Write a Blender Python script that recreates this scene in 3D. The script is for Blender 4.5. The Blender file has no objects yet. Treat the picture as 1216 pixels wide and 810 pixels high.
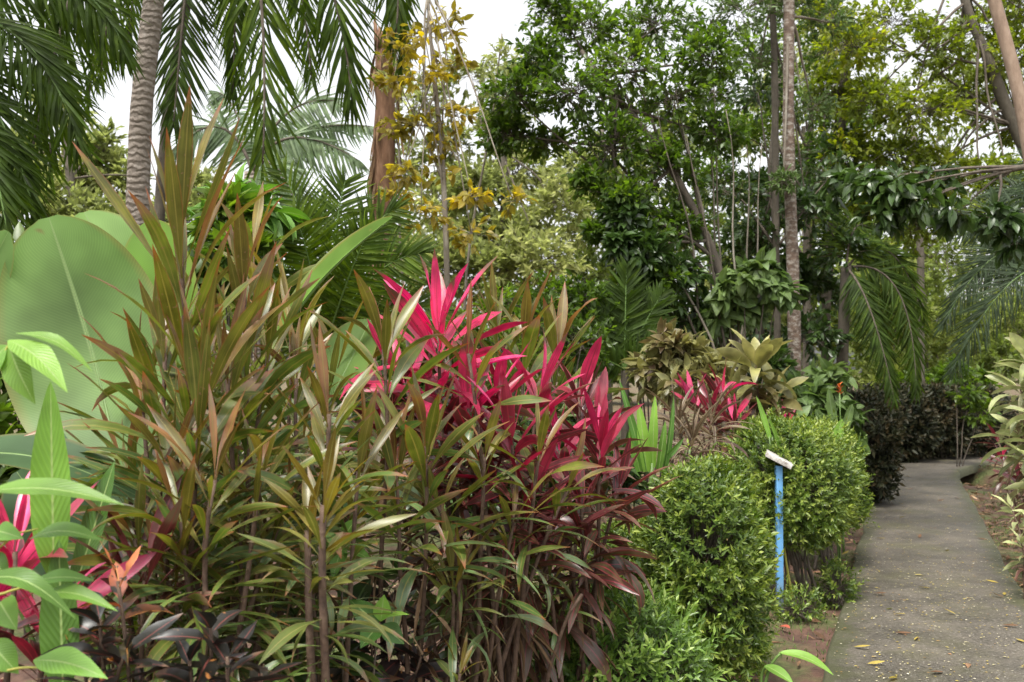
import bpy, math, random, zlib
import numpy as np
from mathutils import Vector

random.seed(7)
RNG = np.random.default_rng(11)
R = math.radians
sc = bpy.context.scene
COL = sc.collection

# ------------------------------------------------------------------ camera space helpers
F = 1180.0            # focal length in photo pixels (photo 1216 x 810)
EYE = np.array([0.0, 0.0, 1.6])
PITCH = R(1.65)
FW = np.array([0, math.cos(PITCH), math.sin(PITCH)])
UP = np.array([0, -math.sin(PITCH), math.cos(PITCH)])

def W(px, py, d):
    """point of the garden seen at photo pixel (px, py), d metres ahead of the camera"""
    v = np.array([(px - 608) / F, 0, 0]) + UP * ((405 - py) / F) + FW
    return EYE + v * (d / v[1])

def G(px, py, z=0.0):
    v = np.array([(px - 608) / F, 0, 0]) + UP * ((405 - py) / F) + FW
    return EYE + v * ((z - EYE[2]) / v[2])

def GX(px, d, z=-0.06):
    p = W(px, 439, d); p[2] = z
    return p

def nz(v):
    v = np.asarray(v, float)
    n = np.linalg.norm(v, axis=-1, keepdims=True)
    return v / np.maximum(n, 1e-9)

def bez(p0, p1, p2, n):
    t = np.linspace(0, 1, n)[:, None]
    return (1 - t) ** 2 * p0 + 2 * t * (1 - t) * p1 + t * t * p2

def wob(pts, amp, seed=None):
    """small smooth wander of a polyline, ends kept"""
    n = len(pts)
    t = np.linspace(0, 1, n)
    o = np.zeros((n, 3))
    for k in (1, 2, 3, 5):
        o += np.sin(np.pi * k * t)[:, None] * RNG.normal(0, amp / k, 3)
    return pts + o

# ------------------------------------------------------------------ mesh accumulation
class MB:
    def __init__(s):
        s.v = []; s.q = []; s.t = []; s.c = []; s.n = 0
    def add(s, v, q=None, t=None, c=None):
        v = np.asarray(v, np.float32).reshape(-1, 3)
        if c is None:
            c = np.zeros((len(v), 4), np.float32)
        if q is not None and len(q): s.q.append(np.asarray(q, np.int32).reshape(-1, 4) + s.n)
        if t is not None and len(t): s.t.append(np.asarray(t, np.int32).reshape(-1, 3) + s.n)
        s.v.append(v); s.c.append(np.asarray(c, np.float32).reshape(-1, 4)); s.n += len(v)
        return s
    def build(s, name, mat, parent=None, origin=None):
        v = np.concatenate(s.v); c = np.concatenate(s.c)
        if parent is not None:
            v = v - np.array(wloc(parent), np.float32)
        elif origin is not None:
            v = v - np.asarray(origin, np.float32)
        q = np.concatenate(s.q) if s.q else np.zeros((0, 4), np.int32)
        t = np.concatenate(s.t) if s.t else np.zeros((0, 3), np.int32)
        me = bpy.data.meshes.new(name)
        me.vertices.add(len(v)); me.vertices.foreach_set('co', v.astype(np.float32).ravel())
        loops = np.concatenate([q.ravel(), t.ravel()]).astype(np.int32)
        me.loops.add(len(loops)); me.loops.foreach_set('vertex_index', loops)
        np_ = len(q) + len(t)
        st = np.concatenate([np.arange(len(q)) * 4, len(q) * 4 + np.arange(len(t)) * 3]).astype(np.int32)
        me.polygons.add(np_); me.polygons.foreach_set('loop_start', st)
        a = me.attributes.new('leaf', 'FLOAT_COLOR', 'POINT')
        a.data.foreach_set('color', c.ravel())
        me.update(calc_edges=True)
        if mat is not None: me.materials.append(mat)
        o = bpy.data.objects.new(name, me); COL.objects.link(o)
        if parent is not None: o.parent = parent
        elif origin is not None: o.location = [float(x) for x in origin]
        return o

def wloc(o):
    p = np.array(o.location)
    while o.parent is not None:
        o = o.parent; p = p + np.array(o.location)
    return p

def tag(o, label=None, cat=None, group=None, kind=None):
    if label: o['label'] = label
    if cat: o['category'] = cat
    if group: o['group'] = group
    if kind: o['kind'] = kind
    return o

def thing(name, label, cat, loc, group=None):
    global RNG
    RNG = np.random.default_rng(zlib.crc32(label.encode()))     # every thing grows its own, repeatable way
    o = bpy.data.objects.new(name, None); COL.objects.link(o)
    o.location = [float(x) for x in loc]; o.empty_display_size = 0.1
    return tag(o, label, cat, group)

def tube(mb, pts, r0, r1=None, K=6, rnd=0.0, rings=None, taper=1.0):
    pts = np.asarray(pts, float); n = len(pts)
    r1 = r0 if r1 is None else r1
    tt = np.linspace(0, 1, n)
    rad = r0 + (r1 - r0) * tt ** taper
    if rings is not None: rad = rad * rings
    tan = nz(np.gradient(pts, axis=0))
    ref = np.array([0.31, 0.95, 0.05]) if abs(tan[:, 2]).mean() > 0.6 else np.array([0.05, 0.1, 1.0])
    a = nz(np.cross(tan, ref)); b = np.cross(tan, a)
    ang = np.linspace(0, 2 * np.pi, K, endpoint=False)
    ring = (np.cos(ang)[None, :, None] * a[:, None] + np.sin(ang)[None, :, None] * b[:, None]) * rad[:, None, None] + pts[:, None]
    i = np.arange(n - 1)[:, None] * K; k = np.arange(K)[None]; k2 = (k + 1) % K
    q = np.stack([i + k, i + k2, i + K + k2, i + K + k], -1).reshape(-1, 4)
    c = np.zeros((n, K, 4)); c[..., 0] = rnd; c[..., 1] = tt[:, None]
    v = ring.reshape(-1, 3)
    ends = np.array([pts[0], pts[-1]]); m = n * K
    t = [(m, (j + 1) % K, j) for j in range(K)] + [(m + 1, (n - 1) * K + j, (n - 1) * K + (j + 1) % K) for j in range(K)]
    v = np.concatenate([v, ends]); c = np.concatenate([c.reshape(-1, 4), np.zeros((2, 4))])
    c[m:, 0] = rnd; c[m + 1, 1] = 1
    mb.add(v, q, t, c)

def twigs(mb, A, B, r):
    """many thin three-sided twigs from A to B"""
    A = np.asarray(A, float); B = np.asarray(B, float); n = len(A)
    if n == 0: return
    d = nz(B - A); s = nz(np.cross(d, np.array([0.3, 0.2, 0.93]))); u = np.cross(d, s)
    mid = (A + B) / 2 + RNG.normal(0, 0.06, (n, 3)) * np.linalg.norm(B - A, axis=1, keepdims=True)
    P = np.stack([A, mid, B], 1)
    rr = np.array([r, r * .7, r * .3])
    ang = np.array([0, 2.1, 4.2])
    ring = (np.cos(ang)[None, None, :, None] * s[:, None, None] + np.sin(ang)[None, None, :, None] * u[:, None, None]) * rr[None, :, None, None] + P[:, :, None]
    base = np.arange(n)[:, None, None] * 9; l = np.arange(2)[None, :, None] * 3; k = np.arange(3)[None, None]; k2 = (k + 1) % 3
    q = np.stack([base + l + k, base + l + k2, base + l + 3 + k2, base + l + 3 + k], -1)
    c = np.zeros((n, 9, 4)); c[..., 0] = RNG.random((n, 1))
    mb.add(ring.reshape(-1, 3), q, None, c)

def perp_up(d):
    """unit vectors perpendicular to d that lean upward"""
    up = np.array([0, 0, 1.0])
    n = up - d * (d @ up)[:, None]
    bad = np.linalg.norm(n, axis=1) < 0.05
    n[bad] = np.array([0.6, -0.8, 0.0])
    return nz(n - d * np.sum(n * d, 1)[:, None])

PROF = {
    'lance': lambda t: np.sin(np.pi * np.clip(t, 0, 1) ** 0.8) ** 0.8,
    'cordy': lambda t: np.where(t < .16, .16, np.interp(t, [.16, .3, .45, .6, .78, .92, 1], [.16, .62, .95, 1, .72, .26, .02])),
    'broad': lambda t: np.where(t < .12, .12, np.interp(t, [.12, .25, .45, .62, .8, .93, 1], [.12, .68, 1, .98, .72, .34, .03])),
    'strap': lambda t: np.interp(t, [0, .1, .5, .85, 1], [.6, .8, 1, .55, .02]),
    'ovate': lambda t: np.interp(t, [0, .08, .25, .45, .7, .9, 1], [.05, .35, .9, 1, .66, .22, .02]),
    'paddle': lambda t: np.maximum(.02, (1 - np.abs(2 * np.clip(t, 0, 1) ** .92 - 1) ** 2.3)) ** .55,
    'heart': lambda t: np.interp(t, [0, .06, .2, .4, .7, .9, 1], [.3, .85, 1, .93, .55, .2, .02]),
    'needle': lambda t: np.interp(t, [0, .15, .6, 1], [.5, 1, .8, .05]),
    'tri': lambda t: np.interp(t, [0, .5, 1], [.12, 1, .0]),
}

def leaves(mb, base, d, L, Wd, droop=0.0, fold=0.3, prof='lance', S=4, n=None, wave=0.0, twist=0.0, rnd=None, rnd2=None, power=1.3):
    """N leaves: each a folded, drooping blade with a midrib line, S segments long"""
    base = np.asarray(base, float).reshape(-1, 3); N = len(base)
    if N == 0: return
    d = nz(np.broadcast_to(np.asarray(d, float), (N, 3)))
    bc = lambda x: np.broadcast_to(np.asarray(x, float), (N,))
    L, Wd, droop, fold, twist = map(bc, (L, Wd, droop, fold, twist))
    rnd = RNG.random(N) if rnd is None else bc(rnd)
    rnd2 = RNG.random(N) if rnd2 is None else bc(rnd2)
    nn = perp_up(d) if n is None else nz(np.asarray(n) - d * np.sum(np.asarray(n) * d, 1)[:, None])
    side = np.cross(d, nn)
    t = np.linspace(0, 1, S + 1)
    th = droop[:, None] * t[None] ** power
    ct, st = np.cos(th)[..., None], np.sin(th)[..., None]
    dk = d[:, None] * ct - nn[:, None] * st
    nk = nn[:, None] * ct + d[:, None] * st
    step = dk[:, :-1] * 0.5 + dk[:, 1:] * 0.5
    sp = np.zeros((N, S + 1, 3)); sp[:, 1:] = np.cumsum(step, 1) * (L / S)[:, None, None]
    sp += base[:, None]
    tw = twist[:, None] * t[None]
    cs, sn = np.cos(tw)[..., None], np.sin(tw)[..., None]
    sk = side[:, None] * cs + nk * sn
    nk2 = nk * cs - side[:, None] * sn
    w = (Wd[:, None] * 0.5) * PROF[prof](t)[None]
    if prof == 'tri': w[:, -1] = 0.0
    lift = np.sin(fold)[:, None]; flat = np.cos(fold)[:, None]
    wv = 0
    wl = w * lift; wr = w * lift
    if wave:
        ph = RNG.random((N, 2)) * 6.28; fr = RNG.uniform(1.5, 3.5, (N, 1)) * 6.28
        wl = wl + w * wave * np.sin(fr * t[None] + ph[:, :1]); wr = wr + w * wave * np.sin(fr * t[None] + ph[:, 1:])
    left = sp - sk * (w * flat)[..., None] + nk2 * wl[..., None]
    right = sp + sk * (w * flat)[..., None] + nk2 * wr[..., None]
    V = np.stack([left, sp, right], 2)                       # N, S+1, 3, 3
    C = np.zeros((N, S + 1, 3, 4))
    C[..., 0] = rnd[:, None, None]; C[..., 1] = t[None, :, None]
    C[..., 2] = np.array([1, 0, 1.0]); C[..., 3] = rnd2[:, None, None]
    b = np.arange(N)[:, None, None] * (S + 1) * 3; l = np.arange(S)[None, :, None] * 3; k = np.arange(2)[None, None]
    q = np.stack([b + l + k, b + l + k + 1, b + l + 3 + k + 1, b + l + 3 + k], -1)
    mb.add(V.reshape(-1, 3), q, None, C.reshape(-1, 4))

def tiny(mb, base, d, L, Wd, rnd=None, n=None, fold=0.35):
    """very small leaves: two folded triangles each"""
    N = len(base)
    if N == 0: return
    d = nz(d); bc = lambda x: np.broadcast_to(np.asarray(x, float), (N,))[:, None]
    L = bc(L); Wd = bc(Wd)
    nn = perp_up(d) if n is None else n
    s = np.cross(d, nn)
    m = base + d * L * 0.45
    V = np.stack([base, m - s * Wd / 2 + nn * Wd * fold * .5, base + d * L, m + s * Wd / 2 + nn * Wd * fold * .5], 1)
    C = np.zeros((N, 4, 4)); C[..., 0] = (RNG.random(N) if rnd is None else rnd)[:, None]
    C[..., 1] = np.array([0, .5, 1, .5]); C[..., 2] = np.array([0, 1, 0, 1]); C[..., 3] = RNG.random(N)[:, None]
    b = np.arange(N)[:, None] * 4
    t = np.concatenate([b + np.array([[0, 2, 1]]), b + np.array([[0, 3, 2]])])
    mb.add(V.reshape(-1, 3), None, t, C.reshape(-1, 4))

def blade(mb, base, tip, width, nrm, prof='paddle', arch=0.0, cup=0.12, S=16, A=8, rnd=0.5, wave=0.0, power=1.0, slits=0, rib=0.0):
    """one large leaf blade from base to tip, nrm = the way its upper face looks"""
    base = np.asarray(base, float); tip = np.asarray(tip, float); nrm = nz(nrm)
    d = tip - base; L = np.linalg.norm(d); dd = d / L
    nn = nz(nrm - dd * (nrm @ dd)); sd = np.cross(dd, nn)
    t = np.linspace(0, 1, S + 1)
    sp = base[None] + d[None] * t[:, None] + nn[None] * (arch * L * np.sin(np.pi * t ** power))[:, None]
    tan = nz(np.gradient(sp, axis=0)); nk = nz(nn[None] - tan * (tan @ nn)[:, None])
    u = np.linspace(-1, 1, A + 1)
    w = width / 2 * PROF[prof](t)
    ph = RNG.random(2) * 6.28
    z = cup * np.abs(u)[None] ** 1.3 * w[:, None] + wave * w[:, None] * np.abs(u)[None] ** 2 * (np.sin(t * 15 + ph[0])[:, None] * (u > 0) + np.sin(t * 13 + ph[1])[:, None] * (u <= 0))
    V = sp[:, None] + sd[None, None] * (u[None] * w[:, None] * (1 - .25 * cup))[..., None] + nk[:, None] * z[..., None]
    C = np.zeros((S + 1, A + 1, 4)); C[..., 0] = rnd; C[..., 1] = t[:, None]; C[..., 2] = np.abs(u)[None]; C[..., 3] = RNG.random()
    i = np.arange(S)[:, None] * (A + 1); k = np.arange(A)[None]
    q = np.stack([i + k, i + k + 1, i + A + 2 + k, i + A + 1 + k], -1)
    if slits:
        keep = np.ones((S, A), bool)
        for _ in range(slits):
            r_i = RNG.integers(int(S * .15), int(S * .95)); dpt_ = RNG.integers(1, max(2, A // 3))
            if RNG.random() < .5: keep[r_i, :dpt_] = False
            else: keep[r_i, A - dpt_:] = False
        q = q[keep]
    mb.add(V.reshape(-1, 3), q.reshape(-1, 4), None, C.reshape(-1, 4))
    return sp

# ------------------------------------------------------------------ materials
def nt(name):
    m = bpy.data.materials.new(name); m.use_nodes = True
    t = m.node_tree; t.nodes.clear()
    return m, t, t.nodes, t.links

def ramp(N, stops):
    r = N.new('ShaderNodeValToRGB'); e = r.color_ramp.elements
    while len(e) < len(stops): e.new(0.5)
    for x, (p, c) in zip(e, stops):
        x.position = p; x.color = (c[0], c[1], c[2], 1)
    return r

def mix(N, Lk, fac, a, b, mode='MIX'):
    m = N.new('ShaderNodeMix'); m.data_type = 'RGBA'; m.blend_type = mode
    for sock, v in ((m.inputs[0], fac), (m.inputs[6], a), (m.inputs[7], b)):
        if isinstance(v, (int, float)): sock.default_value = v
        elif isinstance(v, tuple): sock.default_value = (*v[:3], 1)
        else: Lk.new(v, sock)
    return m.outputs[2]

def mapr(N, Lk, v, a, b, c=0.0, d=1.0):
    m = N.new('ShaderNodeMapRange'); Lk.new(v, m.inputs[0])
    for i, x in zip((1, 2, 3, 4), (a, b, c, d)): m.inputs[i].default_value = x
    return m.outputs[0]

def ramp2(N, Lk, v, a, b):
    return mix(N, Lk, mapr(N, Lk, v, .3, .7), a, b)

def leafmat(name, stops, edge=None, edge_at=.72, edge_amt=.8, rib=None, rib_w=.12, tip=None, trans=.35, tcol=None,
            rough=.42, spec=.5, noise=9.0, namt=.45, veins=0.0, vfreq=40.0, spots=None, spot_scale=30., spot_t=.62, tsat=1.0, tval=1.5, streak=0.0, streakc=None, dry=None, veinc=0.0):
    m, t, N, Lk = nt(name)
    at = N.new('ShaderNodeAttribute'); at.attribute_name = 'leaf'
    sp = N.new('ShaderNodeSeparateColor'); Lk.new(at.outputs['Color'], sp.inputs[0])
    r = ramp(N, stops); Lk.new(sp.outputs[0], r.inputs[0]); col = r.outputs[0]
    tc = N.new('ShaderNodeTexCoord')
    no = N.new('ShaderNodeTexNoise'); no.inputs['Scale'].default_value = noise; no.inputs['Detail'].default_value = 3
    Lk.new(tc.outputs['Object'], no.inputs['Vector'])
    # pigment differs from leaf to leaf and along each leaf
    f = mapr(N, Lk, no.outputs[0], .3, .7, 1 - namt, 1 + namt)
    a2 = mapr(N, Lk, at.outputs['Alpha'], 0, 1, .8, 1.2)
    mu = N.new('ShaderNodeMath'); mu.operation = 'MULTIPLY'; Lk.new(f, mu.inputs[0]); Lk.new(a2, mu.inputs[1])
    cc = N.new('ShaderNodeCombineColor'); [Lk.new(mu.outputs[0], cc.inputs[i]) for i in range(3)]
    col = mix(N, Lk, 1.0, col, cc.outputs[0], 'MULTIPLY')
    if spots:
        n2 = N.new('ShaderNodeTexNoise'); n2.inputs['Scale'].default_value = spot_scale; n2.inputs['Detail'].default_value = 2
        Lk.new(tc.outputs['Object'], n2.inputs['Vector'])
        col = mix(N, Lk, mapr(N, Lk, n2.outputs[0], spot_t, spot_t + .05), col, spots)
    if streak:
        # long streaks of other pigment running with the blade
        cx = N.new('ShaderNodeCombineXYZ')
        for s_, k_, i_ in ((sp.outputs[2], 5.0, 0), (sp.outputs[1], 1.2, 1), (at.outputs['Alpha'], 60.0, 2)):
            mm = N.new('ShaderNodeMath'); mm.operation = 'MULTIPLY'; Lk.new(s_, mm.inputs[0]); mm.inputs[1].default_value = k_; Lk.new(mm.outputs[0], cx.inputs[i_])
        ns = N.new('ShaderNodeTexNoise'); ns.inputs['Scale'].default_value = 1.0; ns.inputs['Detail'].default_value = 4; ns.inputs['Roughness'].default_value = .7; Lk.new(cx.outputs[0], ns.inputs['Vector'])
        if streakc: col = mix(N, Lk, mapr(N, Lk, ns.outputs[0], .5, .66, 0, streak), col, streakc)
        else: col = mix(N, Lk, streak, col, mix(N, Lk, 1.0, col, ramp2(N, Lk, ns.outputs[0], (.45, .42, .40), (1.75, 1.7, 1.6)), 'MULTIPLY'))
    if dry:
        # withered tips, only on some leaves, plus small brown specks
        al = mapr(N, Lk, at.outputs['Alpha'], .35, 1.0, 1.02, .66)
        sb = N.new('ShaderNodeMath'); sb.operation = 'SUBTRACT'; Lk.new(sp.outputs[1], sb.inputs[0]); Lk.new(al, sb.inputs[1])
        ad = N.new('ShaderNodeMath'); ad.operation = 'MULTIPLY_ADD'; Lk.new(no.outputs[0], ad.inputs[0]); ad.inputs[1].default_value = .25; Lk.new(sb.outputs[0], ad.inputs[2])
        col = mix(N, Lk, mapr(N, Lk, ad.outputs[0], .10, .18), col, dry)
        n3 = N.new('ShaderNodeTexNoise'); n3.inputs['Scale'].default_value = 70; n3.inputs['Detail'].default_value = 1; Lk.new(tc.outputs['Object'], n3.inputs['Vector'])
        col = mix(N, Lk, mapr(N, Lk, n3.outputs[0], .70, .74, 0, .8), col, dry)
    if edge:
        ef = mapr(N, Lk, sp.outputs[2], edge_at, edge_at + .22, 0, edge_amt)
        col = mix(N, Lk, ef, col, edge)
    if tip:
        col = mix(N, Lk, mapr(N, Lk, sp.outputs[1], .86, 1.0), col, tip)
    if rib:
        col = mix(N, Lk, mapr(N, Lk, sp.outputs[2], rib_w * .4, rib_w, .9, 0), col, rib)
    tcol_src = col
    b = N.new('ShaderNodeBsdfPrincipled')
    b.inputs['Roughness'].default_value = rough; b.inputs['Specular IOR Level'].default_value = spec
    if veins:
        # side veins: fine ribs running from the midrib to the margin
        ph = N.new('ShaderNodeMath'); ph.operation = 'MULTIPLY_ADD'
        Lk.new(sp.outputs[2], ph.inputs[0]); ph.inputs[1].default_value = -.22; Lk.new(sp.outputs[1], ph.inputs[2])
        ms = N.new('ShaderNodeMath'); ms.operation = 'MULTIPLY'; Lk.new(ph.outputs[0], ms.inputs[0]); ms.inputs[1].default_value = vfreq * 6.28
        si = N.new('ShaderNodeMath'); si.operation = 'SINE'; Lk.new(ms.outputs[0], si.inputs[0])
        if veinc: col = mix(N, Lk, mapr(N, Lk, si.outputs[0], .2, 1.0, 0, veinc), col, mix(N, Lk, 1.0, col, (1.7, 1.6, 1.6), 'MULTIPLY'))
        bp = N.new('ShaderNodeBump'); bp.inputs['Strength'].default_value = veins; bp.inputs['Distance'].default_value = .004
        Lk.new(si.outputs[0], bp.inputs['Height']); Lk.new(bp.outputs[0], b.inputs['Normal'])
    Lk.new(col, b.inputs['Base Color'])
    tr = N.new('ShaderNodeBsdfTranslucent')
    hs = N.new('ShaderNodeHueSaturation'); hs.inputs['Saturation'].default_value = 1.15 * tsat; hs.inputs['Value'].default_value = tval
    Lk.new(col, hs.inputs['Color'])
    tcv = hs.outputs[0]
    if tcol: tcv = mix(N, Lk, .6, tcv, tcol)
    Lk.new(tcv, tr.inputs[0])
    mx = N.new('ShaderNodeMixShader'); mx.inputs[0].default_value = trans
    Lk.new(b.outputs[0], mx.inputs[1]); Lk.new(tr.outputs[0], mx.inputs[2])
    o = N.new('ShaderNodeOutputMaterial'); Lk.new(mx.outputs[0], o.inputs[0])
    return m

def barkmat(name, c1, c2, c3=None, scale=6, zs=1.0, rough=.85, bump=.5, patch=None, patch_t=.55, patch_scale=5, patch_z=1.0, rings=0):
    m, t, N, Lk = nt(name)
    tc = N.new('ShaderNodeTexCoord'); mp = N.new('ShaderNodeMapping'); mp.inputs['Scale'].default_value = (1, 1, zs)
    Lk.new(tc.outputs['Object'], mp.inputs[0])
    no = N.new('ShaderNodeTexNoise'); no.inputs['Scale'].default_value = scale; no.inputs['Detail'].default_value = 6; no.inputs['Roughness'].default_value = .65
    Lk.new(mp.outputs[0], no.inputs['Vector'])
    r = ramp(N, [(.3, c1), (.7, c2)] if c3 is None else [(.28, c1), (.5, c2), (.72, c3)]); Lk.new(no.outputs[0], r.inputs[0])
    col = r.outputs[0]
    h = no.outputs[0]
    if patch:
        n2 = N.new('ShaderNodeTexNoise'); n2.inputs['Scale'].default_value = patch_scale; n2.inputs['Detail'].default_value = 8; n2.inputs['Roughness'].default_value = .75
        m2 = N.new('ShaderNodeMapping'); m2.inputs['Scale'].default_value = (1, 1, patch_z); Lk.new(tc.outputs['Object'], m2.inputs[0]); Lk.new(m2.outputs[0], n2.inputs['Vector'])
        col = mix(N, Lk, mapr(N, Lk, n2.outputs[0], patch_t - .03, patch_t + .12, 0, .85), col, patch)
    if rings:
        wv = N.new('ShaderNodeTexWave'); wv.bands_direction = 'Z'; wv.inputs['Scale'].default_value = rings; wv.inputs['Distortion'].default_value = 5; wv.inputs['Detail Scale'].default_value = 2.5; wv.inputs['Detail'].default_value = 2
        Lk.new(tc.outputs['Object'], wv.inputs['Vector'])
        col = mix(N, Lk, mapr(N, Lk, wv.outputs[1], 0, .25, .22, 0), col, tuple(x * .5 for x in c1)); h = wv.outputs[1]
    b = N.new('ShaderNodeBsdfPrincipled'); Lk.new(col, b.inputs['Base Color']); b.inputs['Roughness'].default_value = rough
    bp = N.new('ShaderNodeBump'); bp.inputs['Strength'].default_value = bump; bp.inputs['Distance'].default_value = .02
    Lk.new(h, bp.inputs['Height']); Lk.new(bp.outputs[0], b.inputs['Normal'])
    o = N.new('ShaderNodeOutputMaterial'); Lk.new(b.outputs[0], o.inputs[0])
    return m

PINK = (.66, .045, .14); HOT = (.80, .085, .25); MAR = (.11, .024, .028); DMAR = (.055, .020, .020)
M = {}
M['olive'] = leafmat('olive_leaf', [(0, (.20, .105, .042)), (.05, (.145, .12, .028)), (.25, (.112, .128, .022)), (.5, (.095, .138, .026)), (.7, (.080, .145, .038)), (.85, (.11, .18, .065)), (1, (.18, .24, .12))],
                     edge=(.36, .075, .055), edge_at=.84, edge_amt=.6, rib=(.26, .22, .06), rib_w=.1, tip=(.30, .08, .04), trans=.26, rough=.36, spec=.6, streak=.5, dry=(.20, .13, .07))
M['olive_green'] = leafmat('green_cordyline_leaf', [(0, (.20, .15, .03)), (.35, (.13, .15, .035)), (.7, (.09, .15, .04)), (1, (.12, .19, .08))],
                     edge=(.30, .12, .05), edge_at=.85, edge_amt=.5, rib=(.30, .28, .09), rib_w=.1, trans=.30, rough=.36, spec=.6, streak=.35, dry=(.22, .15, .08))
M['pink'] = leafmat('pink_leaf', [(0, HOT), (.2, PINK), (.32, (.42, .034, .08)), (.45, MAR), (.65, (.085, .034, .024)), (.85, (.075, .055, .025)), (1, (.10, .085, .04))],
                     edge=(.52, .05, .10), edge_at=.80, edge_amt=.6, rib=(.4, .05, .08), rib_w=.1, trans=.26, tval=1.15, streak=.75, streakc=(.14, .03, .035), dry=(.16, .10, .06), rough=.33, spec=.6)
M['maroon'] = leafmat('maroon_leaf', [(0, (.55, .045, .12)), (.1, (.25, .03, .05)), (.22, MAR), (.55, (.085, .032, .026)), (1, (.075, .055, .026))],
                     edge=(.42, .045, .085), edge_at=.84, edge_amt=.5, rib=(.25, .05, .06), rib_w=.1, trans=.2, tval=1.15, streak=.5, dry=(.17, .11, .07), rough=.33, spec=.6)
M['dead'] = leafmat('dead_leaf', [(0, (.10, .06, .035)), (.5, (.19, .12, .065)), (1, (.30, .21, .13))], trans=.2, rough=.8, spec=.2)
M['big'] = leafmat('paddle_leaf', [(0, (.05, .10, .045)), (.4, (.13, .20, .085)), (.7, (.16, .27, .07)), (1, (.21, .36, .06))], rib=(.26, .36, .15), rib_w=.035, edge=(.26, .20, .07), edge_at=.86,
                   trans=.50, rough=.45, spec=.35, veins=.05, vfreq=80, noise=2.2, namt=.5, tval=1.7, veinc=.22, spots=(.20, .17, .07), spot_scale=9, spot_t=.70)
M['bright'] = leafmat('bright_leaf', [(0, (.065, .15, .028)), (.5, (.12, .245, .04)), (1, (.20, .36, .055))], rib=(.30, .42, .14), rib_w=.08,
                      trans=.32, rough=.38, spec=.45, veins=.22, vfreq=16, noise=6, namt=.28, veinc=.25)
M['hedge'] = leafmat('hedge_leaf', [(0, (.036, .072, .013)), (.45, (.095, .155, .024)), (.75, (.175, .24, .038)), (1, (.30, .36, .07))], trans=.3, rough=.4, spec=.5, namt=.2)
M['hedge_front'] = leafmat('hedge_leaf_fresh', [(0, (.045, .09, .018)), (.45, (.10, .18, .03)), (.8, (.18, .29, .05)), (1, (.29, .39, .09))], trans=.28, rough=.36, spec=.55, namt=.2)
M['croton'] = leafmat('croton_leaf', [(0, (.016, .018, .014)), (.6, (.03, .02, .02)), (1, (.05, .022, .028))], rib=(.20, .06, .05), rib_w=.1, trans=.12, rough=.34, spec=.5, streak=.5, dry=(.12, .07, .04),
                      spots=(.38, .16, .05), spot_scale=26, spot_t=.67)
M['croton_orange'] = leafmat('croton_orange_leaf', [(0, (.55, .20, .09)), (.4, (.45, .13, .07)), (.6, (.035, .028, .015)), (1, (.05, .04, .015))], rib=(.5, .22, .06), rib_w=.14, trans=.2, rough=.3, spec=.6,
                      spots=(.03, .025, .015), spot_scale=38, spot_t=.55)
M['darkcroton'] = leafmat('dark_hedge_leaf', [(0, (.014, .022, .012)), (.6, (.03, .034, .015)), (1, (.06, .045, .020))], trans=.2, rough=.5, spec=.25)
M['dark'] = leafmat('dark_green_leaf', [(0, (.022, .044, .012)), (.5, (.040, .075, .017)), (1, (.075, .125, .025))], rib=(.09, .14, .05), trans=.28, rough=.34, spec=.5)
M['mid'] = leafmat('mid_green_leaf', [(0, (.040, .074, .014)), (.5, (.082, .138, .022)), (.85, (.145, .215, .034)), (1, (.21, .28, .05))], trans=.5, rough=.36, spec=.5)
M['yellowgreen'] = leafmat('yellow_green_leaf', [(0, (.075, .105, .018)), (.5, (.16, .205, .03)), (.9, (.27, .30, .045)), (1, (.38, .28, .045))], trans=.52, rough=.4, spec=.4)
M['yellow'] = leafmat('yellowing_leaf', [(0, (.12, .13, .025)), (.5, (.27, .225, .045)), (1, (.46, .35, .06))], trans=.5, rough=.45, spec=.4)
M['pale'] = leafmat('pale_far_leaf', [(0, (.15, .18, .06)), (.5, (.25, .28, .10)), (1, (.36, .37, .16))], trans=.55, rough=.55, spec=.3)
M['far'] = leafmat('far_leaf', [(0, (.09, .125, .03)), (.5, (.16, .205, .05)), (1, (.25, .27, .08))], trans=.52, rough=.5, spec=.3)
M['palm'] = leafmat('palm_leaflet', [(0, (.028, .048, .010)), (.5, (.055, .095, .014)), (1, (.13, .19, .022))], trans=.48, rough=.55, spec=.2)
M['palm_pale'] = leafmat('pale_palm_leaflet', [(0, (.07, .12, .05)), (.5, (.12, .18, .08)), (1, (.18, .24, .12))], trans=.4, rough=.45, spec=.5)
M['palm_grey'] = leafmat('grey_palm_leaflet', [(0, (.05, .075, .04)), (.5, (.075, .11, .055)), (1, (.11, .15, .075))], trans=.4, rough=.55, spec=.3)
M['shrub'] = leafmat('soft_shrub_leaf', [(0, (.055, .095, .026)), (.5, (.095, .15, .042)), (1, (.145, .20, .06))], rib=(.16, .22, .1), trans=.32, rough=.5, spec=.4)
M['cream'] = leafmat('cream_leaf', [(0, (.40, .42, .20)), (.35, (.30, .34, .15)), (.7, (.20, .22, .10)), (1, (.22, .11, .09))], edge=(.42, .30, .20), edge_at=.8, edge_amt=.6, rib=(.34, .36, .2), trans=.3, rough=.4, spec=.5)
M['bronze'] = leafmat('bronze_green_leaf', [(0, (.30, .28, .10)), (.4, (.20, .20, .07)), (.7, (.13, .10, .04)), (1, (.10, .045, .03))], edge=(.34, .30, .14), edge_at=.78, edge_amt=.6, trans=.28, rough=.4, spec=.5)
M['striped'] = leafmat('striped_leaf', [(0, (.16, .12, .07)), (.5, (.24, .20, .12)), (1, (.12, .06, .05))], rib=(.08, .04, .03), rib_w=.5, trans=.25, rough=.45, spec=.4)
M['flower'] = leafmat('orange_flower', [(0, (.40, .08, .02)), (1, (.48, .12, .03))], trans=.3, rough=.5)
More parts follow.
